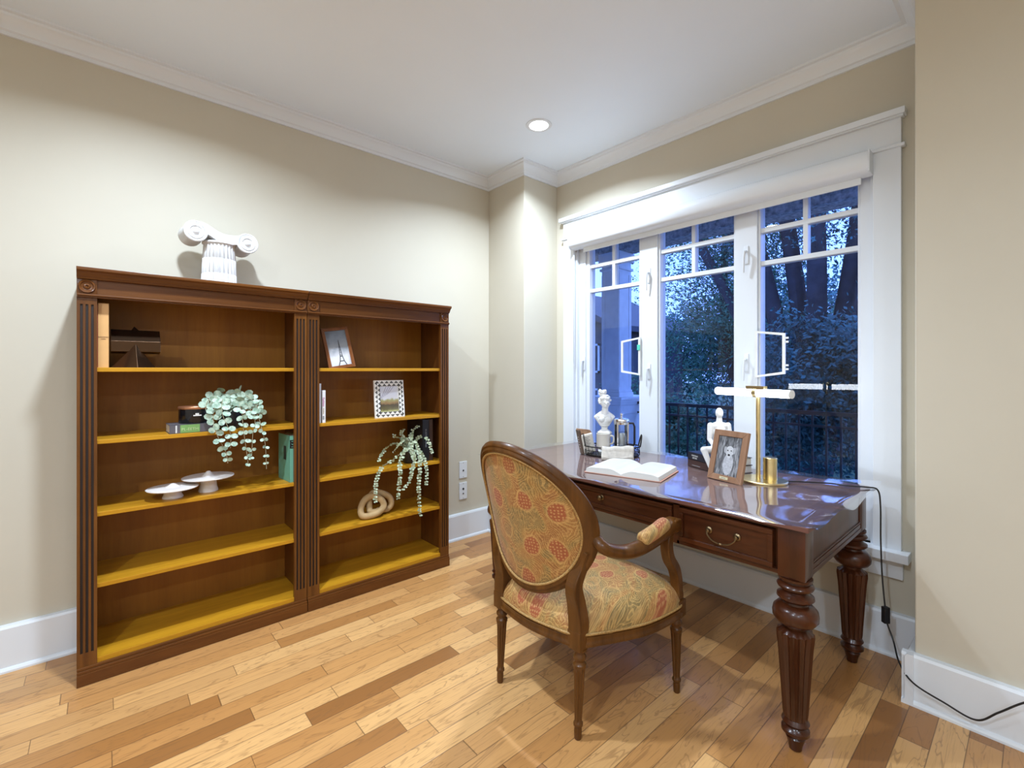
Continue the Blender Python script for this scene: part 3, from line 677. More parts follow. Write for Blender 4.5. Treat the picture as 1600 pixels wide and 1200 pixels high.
# ------------------------------------------------------------ DESK
dk=thing('writing_desk','dark mahogany writing desk with turned fluted legs standing under the window','desk',(2.115,1.33,0))
LX=(-.355,.36); LY=(-.782,.782)
ZT=.77
leg_prof=[(.014,0,0),(.019,.003,0),(.022,.02,0),(.030,.045,0),(.026,.050,0),(.034,.056,0),(.042,.062,0),(.042,.072,0),(.034,.078,0),(.030,.084,0),(.038,.090,0),(.042,.097,0),(.038,.104,0),(.034,.110,0),
 (.036,.112,.0),(.038,.125,1),(.044,.22,1),(.052,.34,1),(.057,.385,1),(.056,.398,.6),(.044,.406,0),(.034,.413,0),(.036,.423,0),(.058,.432,0),(.068,.446,0),(.069,.460,0),(.066,.476,0),(.054,.489,0),(.038,.494,0),
 (.036,.501,0),(.048,.506,0),(.056,.514,0),(.055,.522,0),(.042,.530,0),(.037,.537,0),(.040,.543,0),(.053,.548,0),(.056,.555,0),(.052,.562,0),(.042,.566,0),(.041,.572,0),(.051,.575,0),(.051,.583,0)]
for lx in LX:
    for ly in LY:
        b=MB(); b.lathe(leg_prof,96,(lx,ly,0),flute=(16,.17)); b.box(lx-.043,ly-.043,.583,lx+.043,ly+.043,.752,bev=.008)
        b.obj('leg',m_desk,dk,smooth=True,sang=45)
xf=LX[0]-.036; xr=LX[1]+.036
def drawer(y0,y1,z0,z1,hw):
    t=MB(); t.box(xf-.002,y0,z0,xf+.02,y1,z1,bev=.002); 
    fr=.018
    for a in ((y0,z0,y1,z0+fr),(y0,z1-fr,y1,z1),(y0,z0+fr,y0+fr,z1-fr),(y1-fr,z0+fr,y1,z1-fr)): t.box(xf-.010,a[0],a[1],xf,a[2],a[3],bev=.003)
    o=t.obj('drawer',m_deskY,dk)
    yc=(y0+y1)/2; zc=(z0+z1)/2+.006
    if hw=='bail':
        b=MB()
        for s in (-1,1): b.lathe([(.013,0),(.013,.003),(.008,.006),(.006,.012),(.007,.016),(.001,.018)],16,M=Matrix.Translation((xf-.002,yc+s*.052,zc))@Matrix.Rotation(R(-90),4,'Y'))
        P=catmull([(xf-.018,yc+.052,zc),(xf-.022,yc+.050,zc-.012),(xf-.026,yc+.030,zc-.028),(xf-.026,yc,zc-.034),(xf-.026,yc-.030,zc-.028),(xf-.022,yc-.050,zc-.012),(xf-.018,yc-.052,zc)],6)
        b.tube(P,.0028,8); b.ball((xf-.026,yc,zc-.034),(.005,.008,.005)); b.obj('handle',m_abrass,o,smooth=True)
    else:
        MB().lathe([(.012,0),(.012,.002),(.007,.004),(.006,.012),(.011,.018),(.011,.022),(.005,.026),(.001,.0265)],20,M=Matrix.Translation((xf-.002,yc,zc))@Matrix.Rotation(R(-90),4,'Y')).obj('knob',m_abrass,o,smooth=True)
drawer(-.726,-.382,.605,.735,'bail'); drawer(-.352,.10+.252,.645,.735,'knob'); drawer(.382,.726,.605,.735,'bail')
b=MB(); b.box(xf,LY[0]+.04,.742,xf+.02,LY[1]-.04,.752); b.box(xf,LY[0]+.04,.588,xf+.02,-.368,.603,bev=.002); b.box(xf,.368,.588,xf+.02,LY[1]-.04,.603,bev=.002)
b.box(xf,-.368,.628,xf+.02,.368,.642,bev=.002); 
for y in (-.367,.367): b.box(xf,y-.013,.588,xf+.02,y+.013,.752)
b.box(xf+.02,LY[0]+.04,.60,xf+.03,-.368,.752).box(xf+.02,-.368,.64,xf+.03,.368,.752).box(xf+.02,.368,.60,xf+.03,LY[1]-.04,.752)
b.obj('front_rail',m_deskY,dk)
for s in (-1,1):
    y=s*(LY[1]+.026); b=MB(); b.box(LX[0]+.04,y-.01,.588,LX[1]-.04,y+.01,.752)
    b.box(LX[0]+.04,y-.0155,.588,LX[1]-.04,y+.0155,.605,bev=.003); b.box(LX[0]+.04,y-.0135,.605,LX[1]-.04,y+.0135,.622,bev=.003)
    for x0,x1,z0,z1 in ((LX[0]+.04,LX[1]-.04,.626,.632),(LX[0]+.04,LX[0]+.052,.622,.752),(LX[1]-.052,LX[1]-.04,.622,.752)): b.box(x0,y-.014,z0,x1,y+.014,z1,bev=.002)
    b.obj('side_rail',m_deskX if False else m_desk,dk)
b=MB(); b.box(LX[1]+.01,LY[0]+.04,.59,LX[1]+.03,LY[1]-.04,.752); b.obj('rear_rail',m_deskY,dk)
b=MB(); b.box(LX[0]-.055,LY[0]-.055,.752,LX[1]+.055,LY[1]+.055,ZT,bev=.004); b.obj('desktop',m_desktop,dk)
b=MB(); b.box(LX[0]+.06,LY[0]+.06,ZT,LX[1]-.06,LY[1]-.06,ZT+.0006); b.box(LX[0]+.02,LY[0]+.02,ZT,LX[1]-.02,LY[1]-.02,ZT+.0003)
b.obj('inlay_field',wood('desktop_inlay_wood',(.17,.080,.060,1),(.27,.14,.105,1),'X',.5,.0),dk)
# clear plastic sheet over desktop, curled edges
def film(u,v):
    x=-.437+.885*u; y=-.872+1.76*v
    z=.0022
    z+=.0012*math.sin(7*y+3*x)*math.sin(11*x+2)
    ex=max(0,(LX[0]-.03-x)/.05); 
    z+=-.006*ex*ex+.010*max(0,ex)*(.5+.5*math.sin(14*y+1.5))
    er=max(0,(-.80-y)/.06); z+=.016*er*(.3+.7*math.sin(3.2*(x+.42)*2.4)**2)-.014*er*er*(.5+.5*math.sin(8*x+1))
    eb=max(0,(x-.40)/.04); z+=.006*eb*math.sin(9*y)**2
    el=max(0,(y-.82)/.06); z+=.006*el*math.sin(8*x)**2
    if y<-.35: z+=.008*(.5+.5*math.sin(19*x+9*y))*min(1,(-.35-y)/.3)*(.4+.6*math.sin(6*x+2)**2)
    return (x,y,max(z,.0016 if (abs(y)<.83 and -.40<x<.40) else -.03)+0)
fo=MB().grid(film,110,200).obj('desk_protector',m_film,None,smooth=True,sang=180,loc=(2.115,1.33,ZT))
tag(fo,'clear curling plastic sheet laid over the mahogany desktop','desk protector')
TZ=ZT+.0035
# ------------------------------------------------------------ desk items
# open book
t=thing('open_book','thick white-paged book lying open near the front edge of the desk','book',(1.845,1.315,TZ),R(13.5))
def page(side):
    b=MB(); n=14; W_=.178; L=.285
    prof=[(0,.010)]
    for i in range(1,n+1):
        u=i/n; prof.append((u*W_,.010+.024*math.sin(min(1,u*2.6)*PI/2)*(1-u*.30)-.012*max(0,u-.85)/.15*.5))
    prof+=[(W_+.004,.003),(0,.003)]
    b.prism([(side*y,z) for y,z in prof],0,L,'X'); return b.obj('page_block',m_paper,t,smooth=True,sang=40)
for s in (-1,1): page(s)
MB().box(-.004,-.190,0,.289,.190,.003,bev=.001).obj('cover',plain('salmon_cover',(.55,.28,.20),.5),t)
for s in (-1,1):
    b=MB()
    for k in range(22):
        x=.262-k*.011
        y0,y1=.03,.155
        def zz(y): u=y/.178; return .0112+.024*math.sin(min(1,u*2.6)*PI/2)*(1-u*.30)
        for j in range(4):
            ya=y0+(y1-y0)*j/4; yb=ya+(y1-y0)/4*(.9 if random.random()<.9 else .5)
            b.poly([(x,s*ya,zz(ya)),(x,s*yb,zz(yb)),(x+.0022,s*yb,zz(yb)),(x+.0022,s*ya,zz(ya))])
    b.obj('print_lines',plain('faint_print',(.62,.62,.62),.8),t)
# basket
BK=Vector((2.283,1.688,TZ))
t=thing('wire_basket','oval dark wire basket tray holding bust, mug and coffee press','basket',BK,R(-48.6))
def ov(z,k=1.,a=.158,c=.095,n=36): return [(a*k*math.cos(2*PI*i/n),c*k*math.sin(2*PI*i/n),z+.0*math.cos(4*PI*i/n)) for i in range(n)]
b=MB(); b.tube(ov(.055,1.03),.0035,6,True); b.tube(ov(.005,.98),.0035,6,True); b.tube(ov(.03,1.005),.0018,5,True); b.obj('rim_wires',m_iron,t,smooth=True)
b=MB()
for i in range(26):
    a=2*PI*i/26; p=Vector((.160*math.cos(a),.097*math.sin(a),0)); tt=Vector((-math.sin(a),math.cos(a)*.7,0)).normalized()
    b.tube([p+Vector((0,0,.005))-tt*.012,p+Vector((0,0,.028))+tt*.008,p+Vector((0,0,.053))-tt*.004],.0014,5)
    b.tube([p+tt*(.009*math.cos(q))+Vector((0,0,.022+.012*math.sin(q))) for q in [k*PI/4 for k in range(8)]],.0012,4,True)
b.obj('scroll_wires',m_iron,t)
for s in (1,-1):
    P=[(s*.158+s*.012*math.sin(q),.032*math.cos(q),.055+.065*math.sin(q)) for q in [PI*k/12 for k in range(13)]]
    MB().tube(P,.004,8,flat=1.6).obj('handle',m_iron,t,smooth=True)
MB().lathe([(.001,.001),(.150,.001),(.150,.005),(.001,.005)],36,M=Matrix.Diagonal((1,.6,1,1)),cap=False).obj('base_plate',m_iron,t)
# bust
U_=Vector((.7502,-.6612,0)); F_=Vector((.6612,.7502,0))
t=thing('bust','white plaster bust of a woman with curled updo in the wire basket','bust',(2.285,1.745,TZ+.006),R(-41.4+0))
# local frame: x -> camera right, y -> away from camera
b=MB(); b.lathe([(.038,0),(.040,.01),(.036,.02),(.036,.10),(.040,.108),(.044,.118),(.044,.125),(.036,.131),(.020,.142),(.018,.150),(.022,.160),(.030,.166)],36)
b.ball((0,0,.190),(.036,.026,.034)); b.ball((0,.004,.218),(.050,.027,.022)); 
for sx in (-1,1): b.cap((sx*.012,.004,.238),(sx*.052,.006,.216),.018,.012,n=5); b.cap((sx*.050,.004,.216),(sx*.018,.0,.175),.012,.016,n=5); b.ball((sx*.020,-.018,.203),(.018,.013,.018))
b.cap((0,.002,.230),(.004,-.002,.280),.022,.018)
b.ball((-.006,.010,.345),(.021,.019,.026),sub=2); b.ball((.003,.008,.318),(.034,.030,.026)); b.ball((.004,-.004,.298),(.026,.030,.034)); b.ball((.003,-.024,.280),(.011,.011,.010)); b.ball((.004,-.037,.296),(.005,.008,.012)); b.ball((.003,-.034,.283),(.008,.005,.003))
for sx in (-1,1): b.ball((.004+sx*.011,-.030,.305),(.007,.006,.004)); b.ball((.004+sx*.026,.002,.297),(.004,.008,.010))
random.seed(3)
for k in range(70):
    a=random.uniform(0,2*PI); e=random.uniform(-.2,1.2); x=.034*math.cos(a)*math.cos(e); y=.036*math.sin(a)*math.cos(e)
    if y<-.014 and e<.5: continue
    b.ball((.003+x,.006+y,.308+.036*math.sin(e)),random.uniform(.008,.013),sub=1)
for k in range(26):
    a=random.uniform(0,2*PI); b.ball((-.010+.017*math.cos(a),.008+.014*math.sin(a),.357+random.uniform(-.014,.020)),random.uniform(.008,.012),sub=1)
bo=b.obj('figure',m_white,t,remesh=.0017); bo.modifiers['smooth'].iterations=1
# coffee press
t=thing('coffee_press','glass and steel coffee press behind the mug in the basket','coffee press',(2.345,1.665,TZ+.006),R(-41.4))
MB().lathe([(.040,0),(.042,.004),(.042,.185),(.044,.190),(.0415,.190),(.040,.184),(.040,.004)],36,cap=False).obj('beaker',m_clear,t,smooth=True)
MB().lathe([(.001,.001),(.036,.001),(.036,.006)],30,cap=False).lathe([(.0395,.006),(.0395,.125),(.0385,.127),(.001,.127)],36,cap=False).obj('coffee',plain('plunger_steel_cup',(.42,.42,.47),.15,.9),t,smooth=True)
b=MB(); b.lathe([(.044,.186),(.046,.190),(.046,.200),(.042,.207),(.020,.212),(.006,.214),(.005,.226)],36); b.ball((0,0,.232),.009); b.obj('lid',m_chrome,t,smooth=True)
b=MB()
for a in (45,135,225,315):
    x,y=.0435*math.cos(R(a)),.0435*math.sin(R(a)); b.box(x-.004,y-.004,0,x+.004,y+.004,.188)
b.lathe([(.0425,0),(.045,0),(.045,.012),(.0425,.012)],30,cap=False); b.lathe([(.0425,.175),(.045,.175),(.045,.188),(.0425,.188)],30,cap=False); b.obj('cage',m_chrome,t,smooth=True)
MB().tube([(.045,0,.18),(.07,0,.18),(.078,0,.16),(.078,0,.06),(.070,0,.045),(.045,0,.045)],.006,8,flat=1.3).obj('handle',m_black,t,smooth=True)
# towel
m_tow=plain('cream_waffle_cloth',(.52,.47,.41),.85,noise=.12,nscale=60,bump=.5)
t=thing('folded_towel','folded cream cloth draped over the front rim of the wire basket','towel',(2.19,1.625,TZ),R(-48.6+6))
def tow(off):
    def f(u,v):
        x=-.060+.180*u+.006*math.sin(v*5); s=v*.185
        # path: flat inside basket at z .066 then over rim and down
        if s<.085: y=.075-s; z=.046+.020*max(0,(s-.055)/.03)
        elif s<.125:
            q=(s-.085)/.04*PI/2; y=-.010-.028*math.sin(q); z=.066-.026*(1-math.cos(q))
        else: y=-.038-(s-.125)*.35; z=.040-(s-.125)*.55
        return (x,y,z+off+.002*math.sin(x*90)+.002*math.sin(s*60+x*20))
    return f
b=MB()
for k,off in enumerate((0,.0045,.009)): b.grid(tow(off-.004),18,28)
to=b.obj('cloth',m_tow,t,smooth=True,sang=180); so=to.modifiers.new('thickness','SOLIDIFY'); so.thickness=.004; so.offset=0
# mug
t=thing('mug','cream stoneware mug standing in the basket on the folded cloth','mug',(2.205,1.695,TZ+.056),R(-41.4))
MB().lathe([(.030,0),(.036,.002),(.038,.006),(.038,.075),(.0395,.078),(.0375,.079),(.035,.074),(.035,.008),(.001,.006)],36).obj('cup',plain('cream_glaze',(.60,.56,.50),.3),t,smooth=True)
MB().tube(catmull([(.037,0,.062),(.055,0,.064),(.062,0,.045),(.055,0,.022),(.037,0,.018)],5),.005,8).obj('handle',plain('cream_glaze_handle',(.60,.56,.50),.3),t,smooth=True)
# coffee bag
t=thing('coffee_bag','brown and cream coffee bag leaning in the left end of the basket','bag',(2.205,1.815,TZ+.006),R(-36),rot=Euler((0,R(-12),R(-30))))
MB().box(-.034,-.024,0,.050,.024,.115,bev=.008).obj('bag_body',plain('cream_label_paper',(.72,.66,.58),.6),t)
MB().box(-.036,-.0245,0,-.020,.0245,.150,bev=.006).obj('side_gusset',plain('brown_kraft_foil',(.10,.06,.04),.45),t)
b=MB(); b.prism([(-.034,.110),(.052,.110),(.044,.132),(-.034,.160)],-.012,.012,'Y'); b.obj('folded_top',plain('copper_foil',(.45,.27,.17),.3,.5,noise=.4,nscale=30),t,bev=.003)
b=MB()
for k in range(6): b.box(-.01,-.0250,.045+k*.010,.026 if k%2 else .018,-.0242,.048+k*.010)
b.obj('label_print',m_ink,t)
b=MB()
for k in range(5): b.box(-.0366,-.008,.04+k*.016,-.0358,.008 if k%2 else .003,.044+k*.016)
b.obj('gusset_print',m_paper,t)
# two black books under figurine
m_navy=plain('black_navy_cover',(.010,.010,.018),.3)
def flatbook(label,z,cov,cx,cy,rz,L=.245,D=.185,T=.038):
    t=thing('book',label,'book',(cx,cy,z),rz,None)
    MB().box(-D/2,-L/2,0,D/2,L/2,.0025).box(-D/2,-L/2,T-.0025,D/2,L/2,T).box(-D/2,-L/2,0,-D/2+.004,L/2,T).obj('cover',cov,t,bev=.001)
    MB().box(-D/2+.004,-L/2+.004,.0025,D/2-.005,L/2-.004,T-.0025).obj('page_block',m_paper,t); return t
t=flatbook('dark brown book lying at the bottom of the stack under the seated figurine',TZ,plain('dark_brown_jacket',(.05,.022,.018),.3),2.365,1.085,R(-22)); 
MB().box(-.0934,.03,.010,-.0926,.09,.0125).obj('spine_print',m_ink,t)
t=flatbook('black book with small spine print lying on top under the seated figurine',TZ+.0385,m_navy,2.363,1.085,R(-24))
Ms=basis((0,-1,0),(0,0,1),(-.0929,.068,.0)); text('PARTISAN',.0105,m_paper,t,Ms@Matrix.Translation((0,.022,0))); text('SISTERS',.0105,m_paper,t,Ms@Matrix.Translation((0,.010,0)))
# seated figurine
t=thing('seated_figurine','smooth white seated human figurine on the black books beside the lamp','figurine',(2.30,1.055,TZ+.0775),R(-41.4))
b=MB()
b.ball((.006,.012,.030),(.040,.032,.028)); b.cap((.006,.012,.04),(.005,.010,.125),.029,.034,n=10)
b.ball((.005,.010,.150),(.046,.024,.022)); b.cap((.004,.008,.160),(.003,.004,.192),.017,.013,n=6)
b.ball((.002,.002,.215),(.0185,.021,.027))
for s in (-1,1):
    b.cap((.005+s*.043,.010,.152),(.006+s*.052,.004,.085),.016,.012,n=10); b.cap((.006+s*.052,.004,.085),(.006+s*.038,-.030,.045),.012,.009,n=8); b.ball((.006+s*.036,-.038,.042),(.008,.014,.007))
b.cap((-.012,.006,.028),(-.094,-.046,.040),.024,.017,n=14); b.cap((-.094,-.046,.040),(-.068,-.078,-.058),.016,.010,n=14); b.ball((-.066,-.088,-.064),(.010,.018,.007))
b.cap((.022,.006,.028),(.020,-.058,.040),.024,.016,n=12); b.cap((.020,-.058,.040),(.014,-.085,-.060),.015,.010,n=12); b.ball((.014,-.094,-.066),(.010,.018,.007))
b.obj('figure',m_white,t,remesh=.0022)
# dog frame
m_fr2=wood('brown_oak_frame',(.22,.11,.06,1),(.36,.20,.12,1),'Z',.45,.05)
def dogpic(t,w,h,bw,y):
    M=MT('grass_field_print'); v=M.coord((60,60,14)); n=M.noise(v,1.6,4,.6,.5); M.l(M.ramp(n,[(.35,(.06,.06,.065)),(.5,(.16,.16,.17)),(.72,(.40,.40,.42))]),M.b.inputs['Base Color']); M.b.inputs['Roughness'].default_value=.15
    MB().box(-w/2,y,bw,w/2,y+.001,bw+h).obj('print',M.m,t)
    def disc(cx,cz,rx,rz,yy,b,n=22): b.poly([(cx+rx*math.cos(2*PI*i/n),yy,cz+rz*math.sin(2*PI*i/n)) for i in range(n)])
    cz=bw+h*.63; b=MB(); disc(.004,cz-.060,.026,.050,y-.0004,b); b.obj('printed_dog_body',plain('print_light_grey',(.42,.42,.45),.4,noise=.2,nscale=90),t)
    b=MB(); disc(.004,cz,.022,.023,y-.0008,b); disc(.003,cz-.018,.012,.016,y-.001,b); b.obj('printed_dog_head',plain('print_white',(.52,.52,.54),.4,noise=.12,nscale=120),t)
    for ex in (-.019,.027): b=MB(); disc(ex,cz+.004,.0075,.015,y-.0012,b); b.obj('printed_dog_ear',plain('print_grey',(.36,.36,.38),.4),t)
    b=MB(); disc(-.006,cz+.002,.0034,.0032,y-.0015,b,12); disc(.012,cz+.002,.0034,.0032,y-.0015,b,12); disc(.003,cz-.018,.0062,.0048,y-.0015,b,12); b.obj('printed_dog_face',m_black,t)
dz=Vector((-.044,-.171,0)).normalized(); ang=math.atan2(dz.y,dz.x)
t=pframe('picture_frame','brown wooden frame with black and white dog photo standing on the desk',.178,.232,.027,.016,m_fr2,(2.121,.955,TZ+.001),Euler((R(-14),0,ang)),dogpic)
MB().box(-.022,-.0012,.008,.022,0,.020).obj('name_plate',plain('brass_plate',(.75,.66,.42),.35,.4),t); MB().box(-.012,-.0017,.0125,.010,-.0011,.0150).obj('plate_engraving',m_ink,t)
MB().poly([(-.02,.016,.15),(.02,.016,.15),(.028,.085,.021),(-.028,.085,.021)]).obj('easel_back',m_black,t)
bpy.context.view_layer.update()
# lamp
m_tube=plain('glowing_tube',(1,1,1),.4,emis=(.88,.94,1.0),es=22)
t=thing('desk_lamp','brass desk lamp with glowing white horizontal tube on the desk','lamp',(2.262,.835,TZ))
MB().lathe([(.001,0),(.097,0),(.099,.003),(.099,.008),(.096,.010),(.001,.010)],56,cap=False).obj('base',m_brass,t,smooth=True,sang=30)
MB().lathe([(.029,.0),(.029,.098),(.027,.100),(.001,.100)],40,c=(.018,-.022,.009),cap=False).obj('weight_cylinder',m_brass,t,smooth=True,sang=30)
MB().lathe([(.0095,0),(.0095,.42)],20,c=(-.012,.018,.01)).obj('pole',m_brass,t,smooth=True)
J=Vector((2.20,.842,1.178))-Vector((2.262,.835,TZ)); d=Vector((.30,.954,0)).normalized()
A=J+d*.215; Bp=J-d*.165
MB().tube([A,Bp],.017,20).obj('light_tube',m_tube,t,smooth=True,sang=60)
b=MB(); b.tube([J+d*.010,J-d*.010],.0215,20); b.box(-.012,-.045,.015,.012,.045,.030,M=Matrix.Translation(J)@Matrix.Rotation(math.atan2(d.y,d.x)-PI/2,4,'Z')); b.tube([J+Vector((0,0,.02)),Vector((-.012,.018,.425))],.009,10); b.obj('tube_clamp',m_brass,t,smooth=True,sang=40)
for e in (A,Bp): MB().tube([e-d*.003,e+d*.003],.0182,18).obj('tube_cap',plain('frosted_cap',(.9,.9,.9),.3),t)
# cord with inline switch
P=catmull([(2.30,.76,TZ+.006),(2.36,.71,TZ+.004),(2.42,.62,TZ+.004),(2.42,.55,TZ+.006),(2.44,.49,TZ+.008),(2.475,.458,TZ-.004),(2.495,.452,.70),(2.50,.452,.55),(2.50,.447,.40),(2.49,.435,.27),(2.485,.430,.22),(2.47,.405,.155),(2.386,.372,.112),(2.280,.315,.108),(2.280,.23,.08),(2.281,.149,.063),(2.268,.094,.125),(2.258,.036,.194),(2.25,-.04,.26),(2.28,-.12,.30),(2.335,-.15,.30)],10)
cd=thing('power_cord','black lamp cord with inline switch hanging off the desk to the floor','cord',(2.30,.76,TZ))
o0=Vector((2.30,.76,TZ)); 
pc=[]
for p in P: pc.append(p-o0)
MB().tube(pc,.0032,8).obj('cable',m_black,cd,smooth=True)
MB().box(-.012,-.010,-.034,.012,.010,.034,bev=.003).obj('inline_switch',m_black,cd,loc=Vector((2.487,.433,.245))-o0,rz=R(-40))
MB().box(-.02,-.014,-.014,.008,.014,.014,bev=.003).obj('plug',m_black,cd,loc=Vector((2.338,-.15,.30))-o0)
# ------------------------------------------------------------ ARMCHAIR
ch=thing('armchair','oval-back wooden armchair in gold paisley fabric pulled up to the desk','chair',(1.246,1.265,0),R(2))
cyaw=0
# rear & front leg positions (local): x forward (to desk), y left
RL=[(0,.196),(0,-.196)]; FL=[(.452,.325),(.452,-.325)]
lp=[(.010,0,0),(.0125,.004,0),(.0135,.03,0),(.0125,.043,0),(.0165,.048,0),(.0165,.056,0),(.0135,.060,0),(.0135,.068,1),(.0200,.225,1),(.0215,.245,0),(.0235,.250,0),(.0235,.258,0),(.018,.264,0),(.0175,.270,0),(.0225,.277,0),(.0230,.285,0),(.018,.292,0),(.0165,.300,0),(.024,.305,0),(.026,.312,0)]
for i,(x,y) in enumerate(RL+FL):
    b=MB(); rake=(-.012 if i<2 else .006)
    b.lathe(lp,64,(0,0,0),flute=(9,.34),M=Matrix.Translation((x+rake,y*(1.03 if i<2 else 1.0),0))@Matrix.Shear('XY',4,(-rake/.31,0)) )
    b.box(x-.028,y-.028,.310,x+.028,y+.028,.375,bev=.003)
    b.obj('leg',m_chair,ch,smooth=True,sang=40)
OUT=catmull([(-.010,-.205),(.08,-.262),(.22,-.325),(.36,-.350),(.455,-.345),(.50,-.26),(.525,-.10),(.53,0),(.525,.10),(.50,.26),(.455,.345),(.36,.350),(.22,.325),(.08,.262),(-.010,.205),(-.040,.11),(-.052,0),(-.040,-.11)],5,True) if False else None
def c2(pts,n,closed=True):
    return [(p.x,p.y) for p in catmull([(x,y,0) for x,y in pts],n,closed)]
OUT=c2([(-.010,-.205),(.08,-.262),(.22,-.325),(.36,-.350),(.455,-.345),(.50,-.26),(.525,-.10),(.53,0),(.525,.10),(.50,.26),(.455,.345),(.36,.350),(.22,.325),(.08,.262),(-.010,.205),(-.040,.11),(-.052,0),(-.040,-.11)],5)
cxm,cym=.24,0
def ringpt(i,k,z): x,y=OUT[i%len(OUT)]; return (cxm+(x-cxm)*k,cym+(y-cym)*k,z)
N=len(OUT)
b=MB()
prof=[(1.0,.344),(1.006,.350),(.985,.355),(.90,.355),(.90,.318),(.975,.314),(1.010,.317),(1.016,.325),(1.005,.331),(1.0,.336)]
b.grid(lambda u,v:ringpt(round(u*N),prof[round(v*len(prof))%len(prof)][0],prof[round(v*len(prof))%len(prof)][1]),N,len(prof),True,True)
b.obj('seat_rail',m_chair,ch,smooth=True,sang=50)
b=MB(); ns=16
def cush(u,v):
    i=round(u*N); k=.998*(1-v)+.0*v
    if v>.999: k=.0
    r=k; z=.356+.112*(1-r**6)**.55 if r<.995 else .358
    z-= .018*(math.exp(-(((cxm+(OUT[i%N][0]-cxm)*k)-.03)/.06)**2)*1) 
    return ringpt(i,min(k,.998),z)
vsn=[0,.012,.03,.06,.10,.16,.24,.34,.46,.6,.75,.9,1.0]
b.grid(lambda u,v:cush(u,vsn[round(v*(len(vsn)-1))]),N,len(vsn),True,False)
bmesh.ops.remove_doubles(b.b,verts=b.b.verts[:],dist=.0005)
b.obj('seat_cushion',m_paisS,ch,smooth=True,sang=180)
MB().tube([ringpt(i,1.0,.360) for i in range(N)],.0048,8,True).obj('seat_piping',m_pipe,ch,smooth=True,sang=180)
# back
tau=.245; A_=.242;B_=.255;K=1.45;KV=-.2; BC=Vector((-.006-(.74-.38)*math.tan(tau),.012,.74))
def BP(u,v,n=0):
    up=Vector((-math.sin(tau),0,math.cos(tau))); nr=Vector((-math.cos(tau),0,-math.sin(tau)))
    return BC+Vector((0,u,0))+up*v+Vector((K*u*u+KV*v*v,0,0))+nr*n
def oval(th,du=0,n=0): return BP((A_+du)*math.cos(th),(B_+du)*math.sin(th),n)
NT=96
cs=[(-.002,.012),(.004,.019),(.014,.021),(.022,.015),(.028,.016),(.036,.010),(.040,0),(.036,-.010),(.026,-.016),(.010,-.018),(-.002,-.010)]
b=MB(); b.grid(lambda u,v:oval(2*PI*u,cs[round(v*len(cs))%len(cs)][0],cs[round(v*len(cs))%len(cs)][1]),NT,len(cs),True,True)
b.obj('back_frame',m_chair,ch,smooth=True,sang=35)
for s,nm,bul in ((1,'rear',.012),(-1,'front',.030)):
    b=MB(); vv=[0,.05,.12,.25,.42,.6,.8,1.0]
    def f(u,v):
        r=1-vv[round(v*(len(vv)-1))]; th=2*PI*u
        return BP((A_+.001)*r*math.cos(th),(B_+.001)*r*math.sin(th),s*(.008+bul*(1-r**3)))
    b.grid(f,NT,len(vv),True,False); bmesh.ops.remove_doubles(b.b,verts=b.b.verts[:],dist=.0004)
    b.obj('back_upholstery',m_pais,ch,smooth=True,sang=180)
    MB().tube([oval(2*PI*i/NT,-.001,s*.015) for i in range(NT)],.0048,8,True).obj('back_piping',m_pipe,ch,smooth=True,sang=180)
for s in (-1,1):
    a=oval(R(-90+s*52) if s>0 else R(-90-52),.020,0); 
    a=BP(s*.215,-.150,0); a2=BP(s*.238,-.085,0)
    P=catmull([a2,a,Vector((-.020,s*.192,.53)),Vector((-.004,s*.190,.46)),Vector((0,s*.196,.40)),Vector((0,s*.196,.33))],6)
    MB().tube(P,[.026+.012*min(1,abs(i/len(P))*1.3) for i in range(len(P))],4,flat=1.0,up=(1,0,0)).obj('stile',m_chair,ch,bev=.004)
    # arm
    j=BP(s*.262,-.045,-.01)
    P=catmull([j,Vector((.03,s*.285,.672)),Vector((.12,s*.300,.640)),Vector((.20,s*.318,.640)),Vector((.30,s*.335,.662)),Vector((.375,s*.335,.680)),Vector((.415,s*.332,.676))],6)
    MB().tube(P,[.021+.009*min(1,i/len(P)*1.2) for i in range(len(P))],8,flat=1.05).obj('armrest',m_chair,ch,smooth=True,sang=50)
    MB().box(.385,s*.333-.027,.655,.432,s*.333+.027,.703,bev=.006).obj('arm_scroll',m_chair,ch)
    Q=catmull([(.20,s*.318,.662),(.235,s*.325,.670),(.30,s*.334,.686),(.355,s*.335,.700)],5)
    MB().tube(Q,[.014,.022,.027]+[.029]*(len(Q)-6)+[.028,.024,.016],12,flat=.95).obj('arm_pad',m_paisS,ch,smooth=True,sang=180)
    P=catmull([(.455,s*.325,.375),(.452,s*.328,.43),(.425,s*.332,.50),(.375,s*.334,.56),(.362,s*.334,.62),(.385,s*.333,.668)],6)
    MB().tube(P,[.029,.030,.030,.029]+[.027]*(len(P)-8)+[.024]*4,4,flat=.95,up=(0,1,0)).obj('arm_support',m_chair,ch,bev=.005)
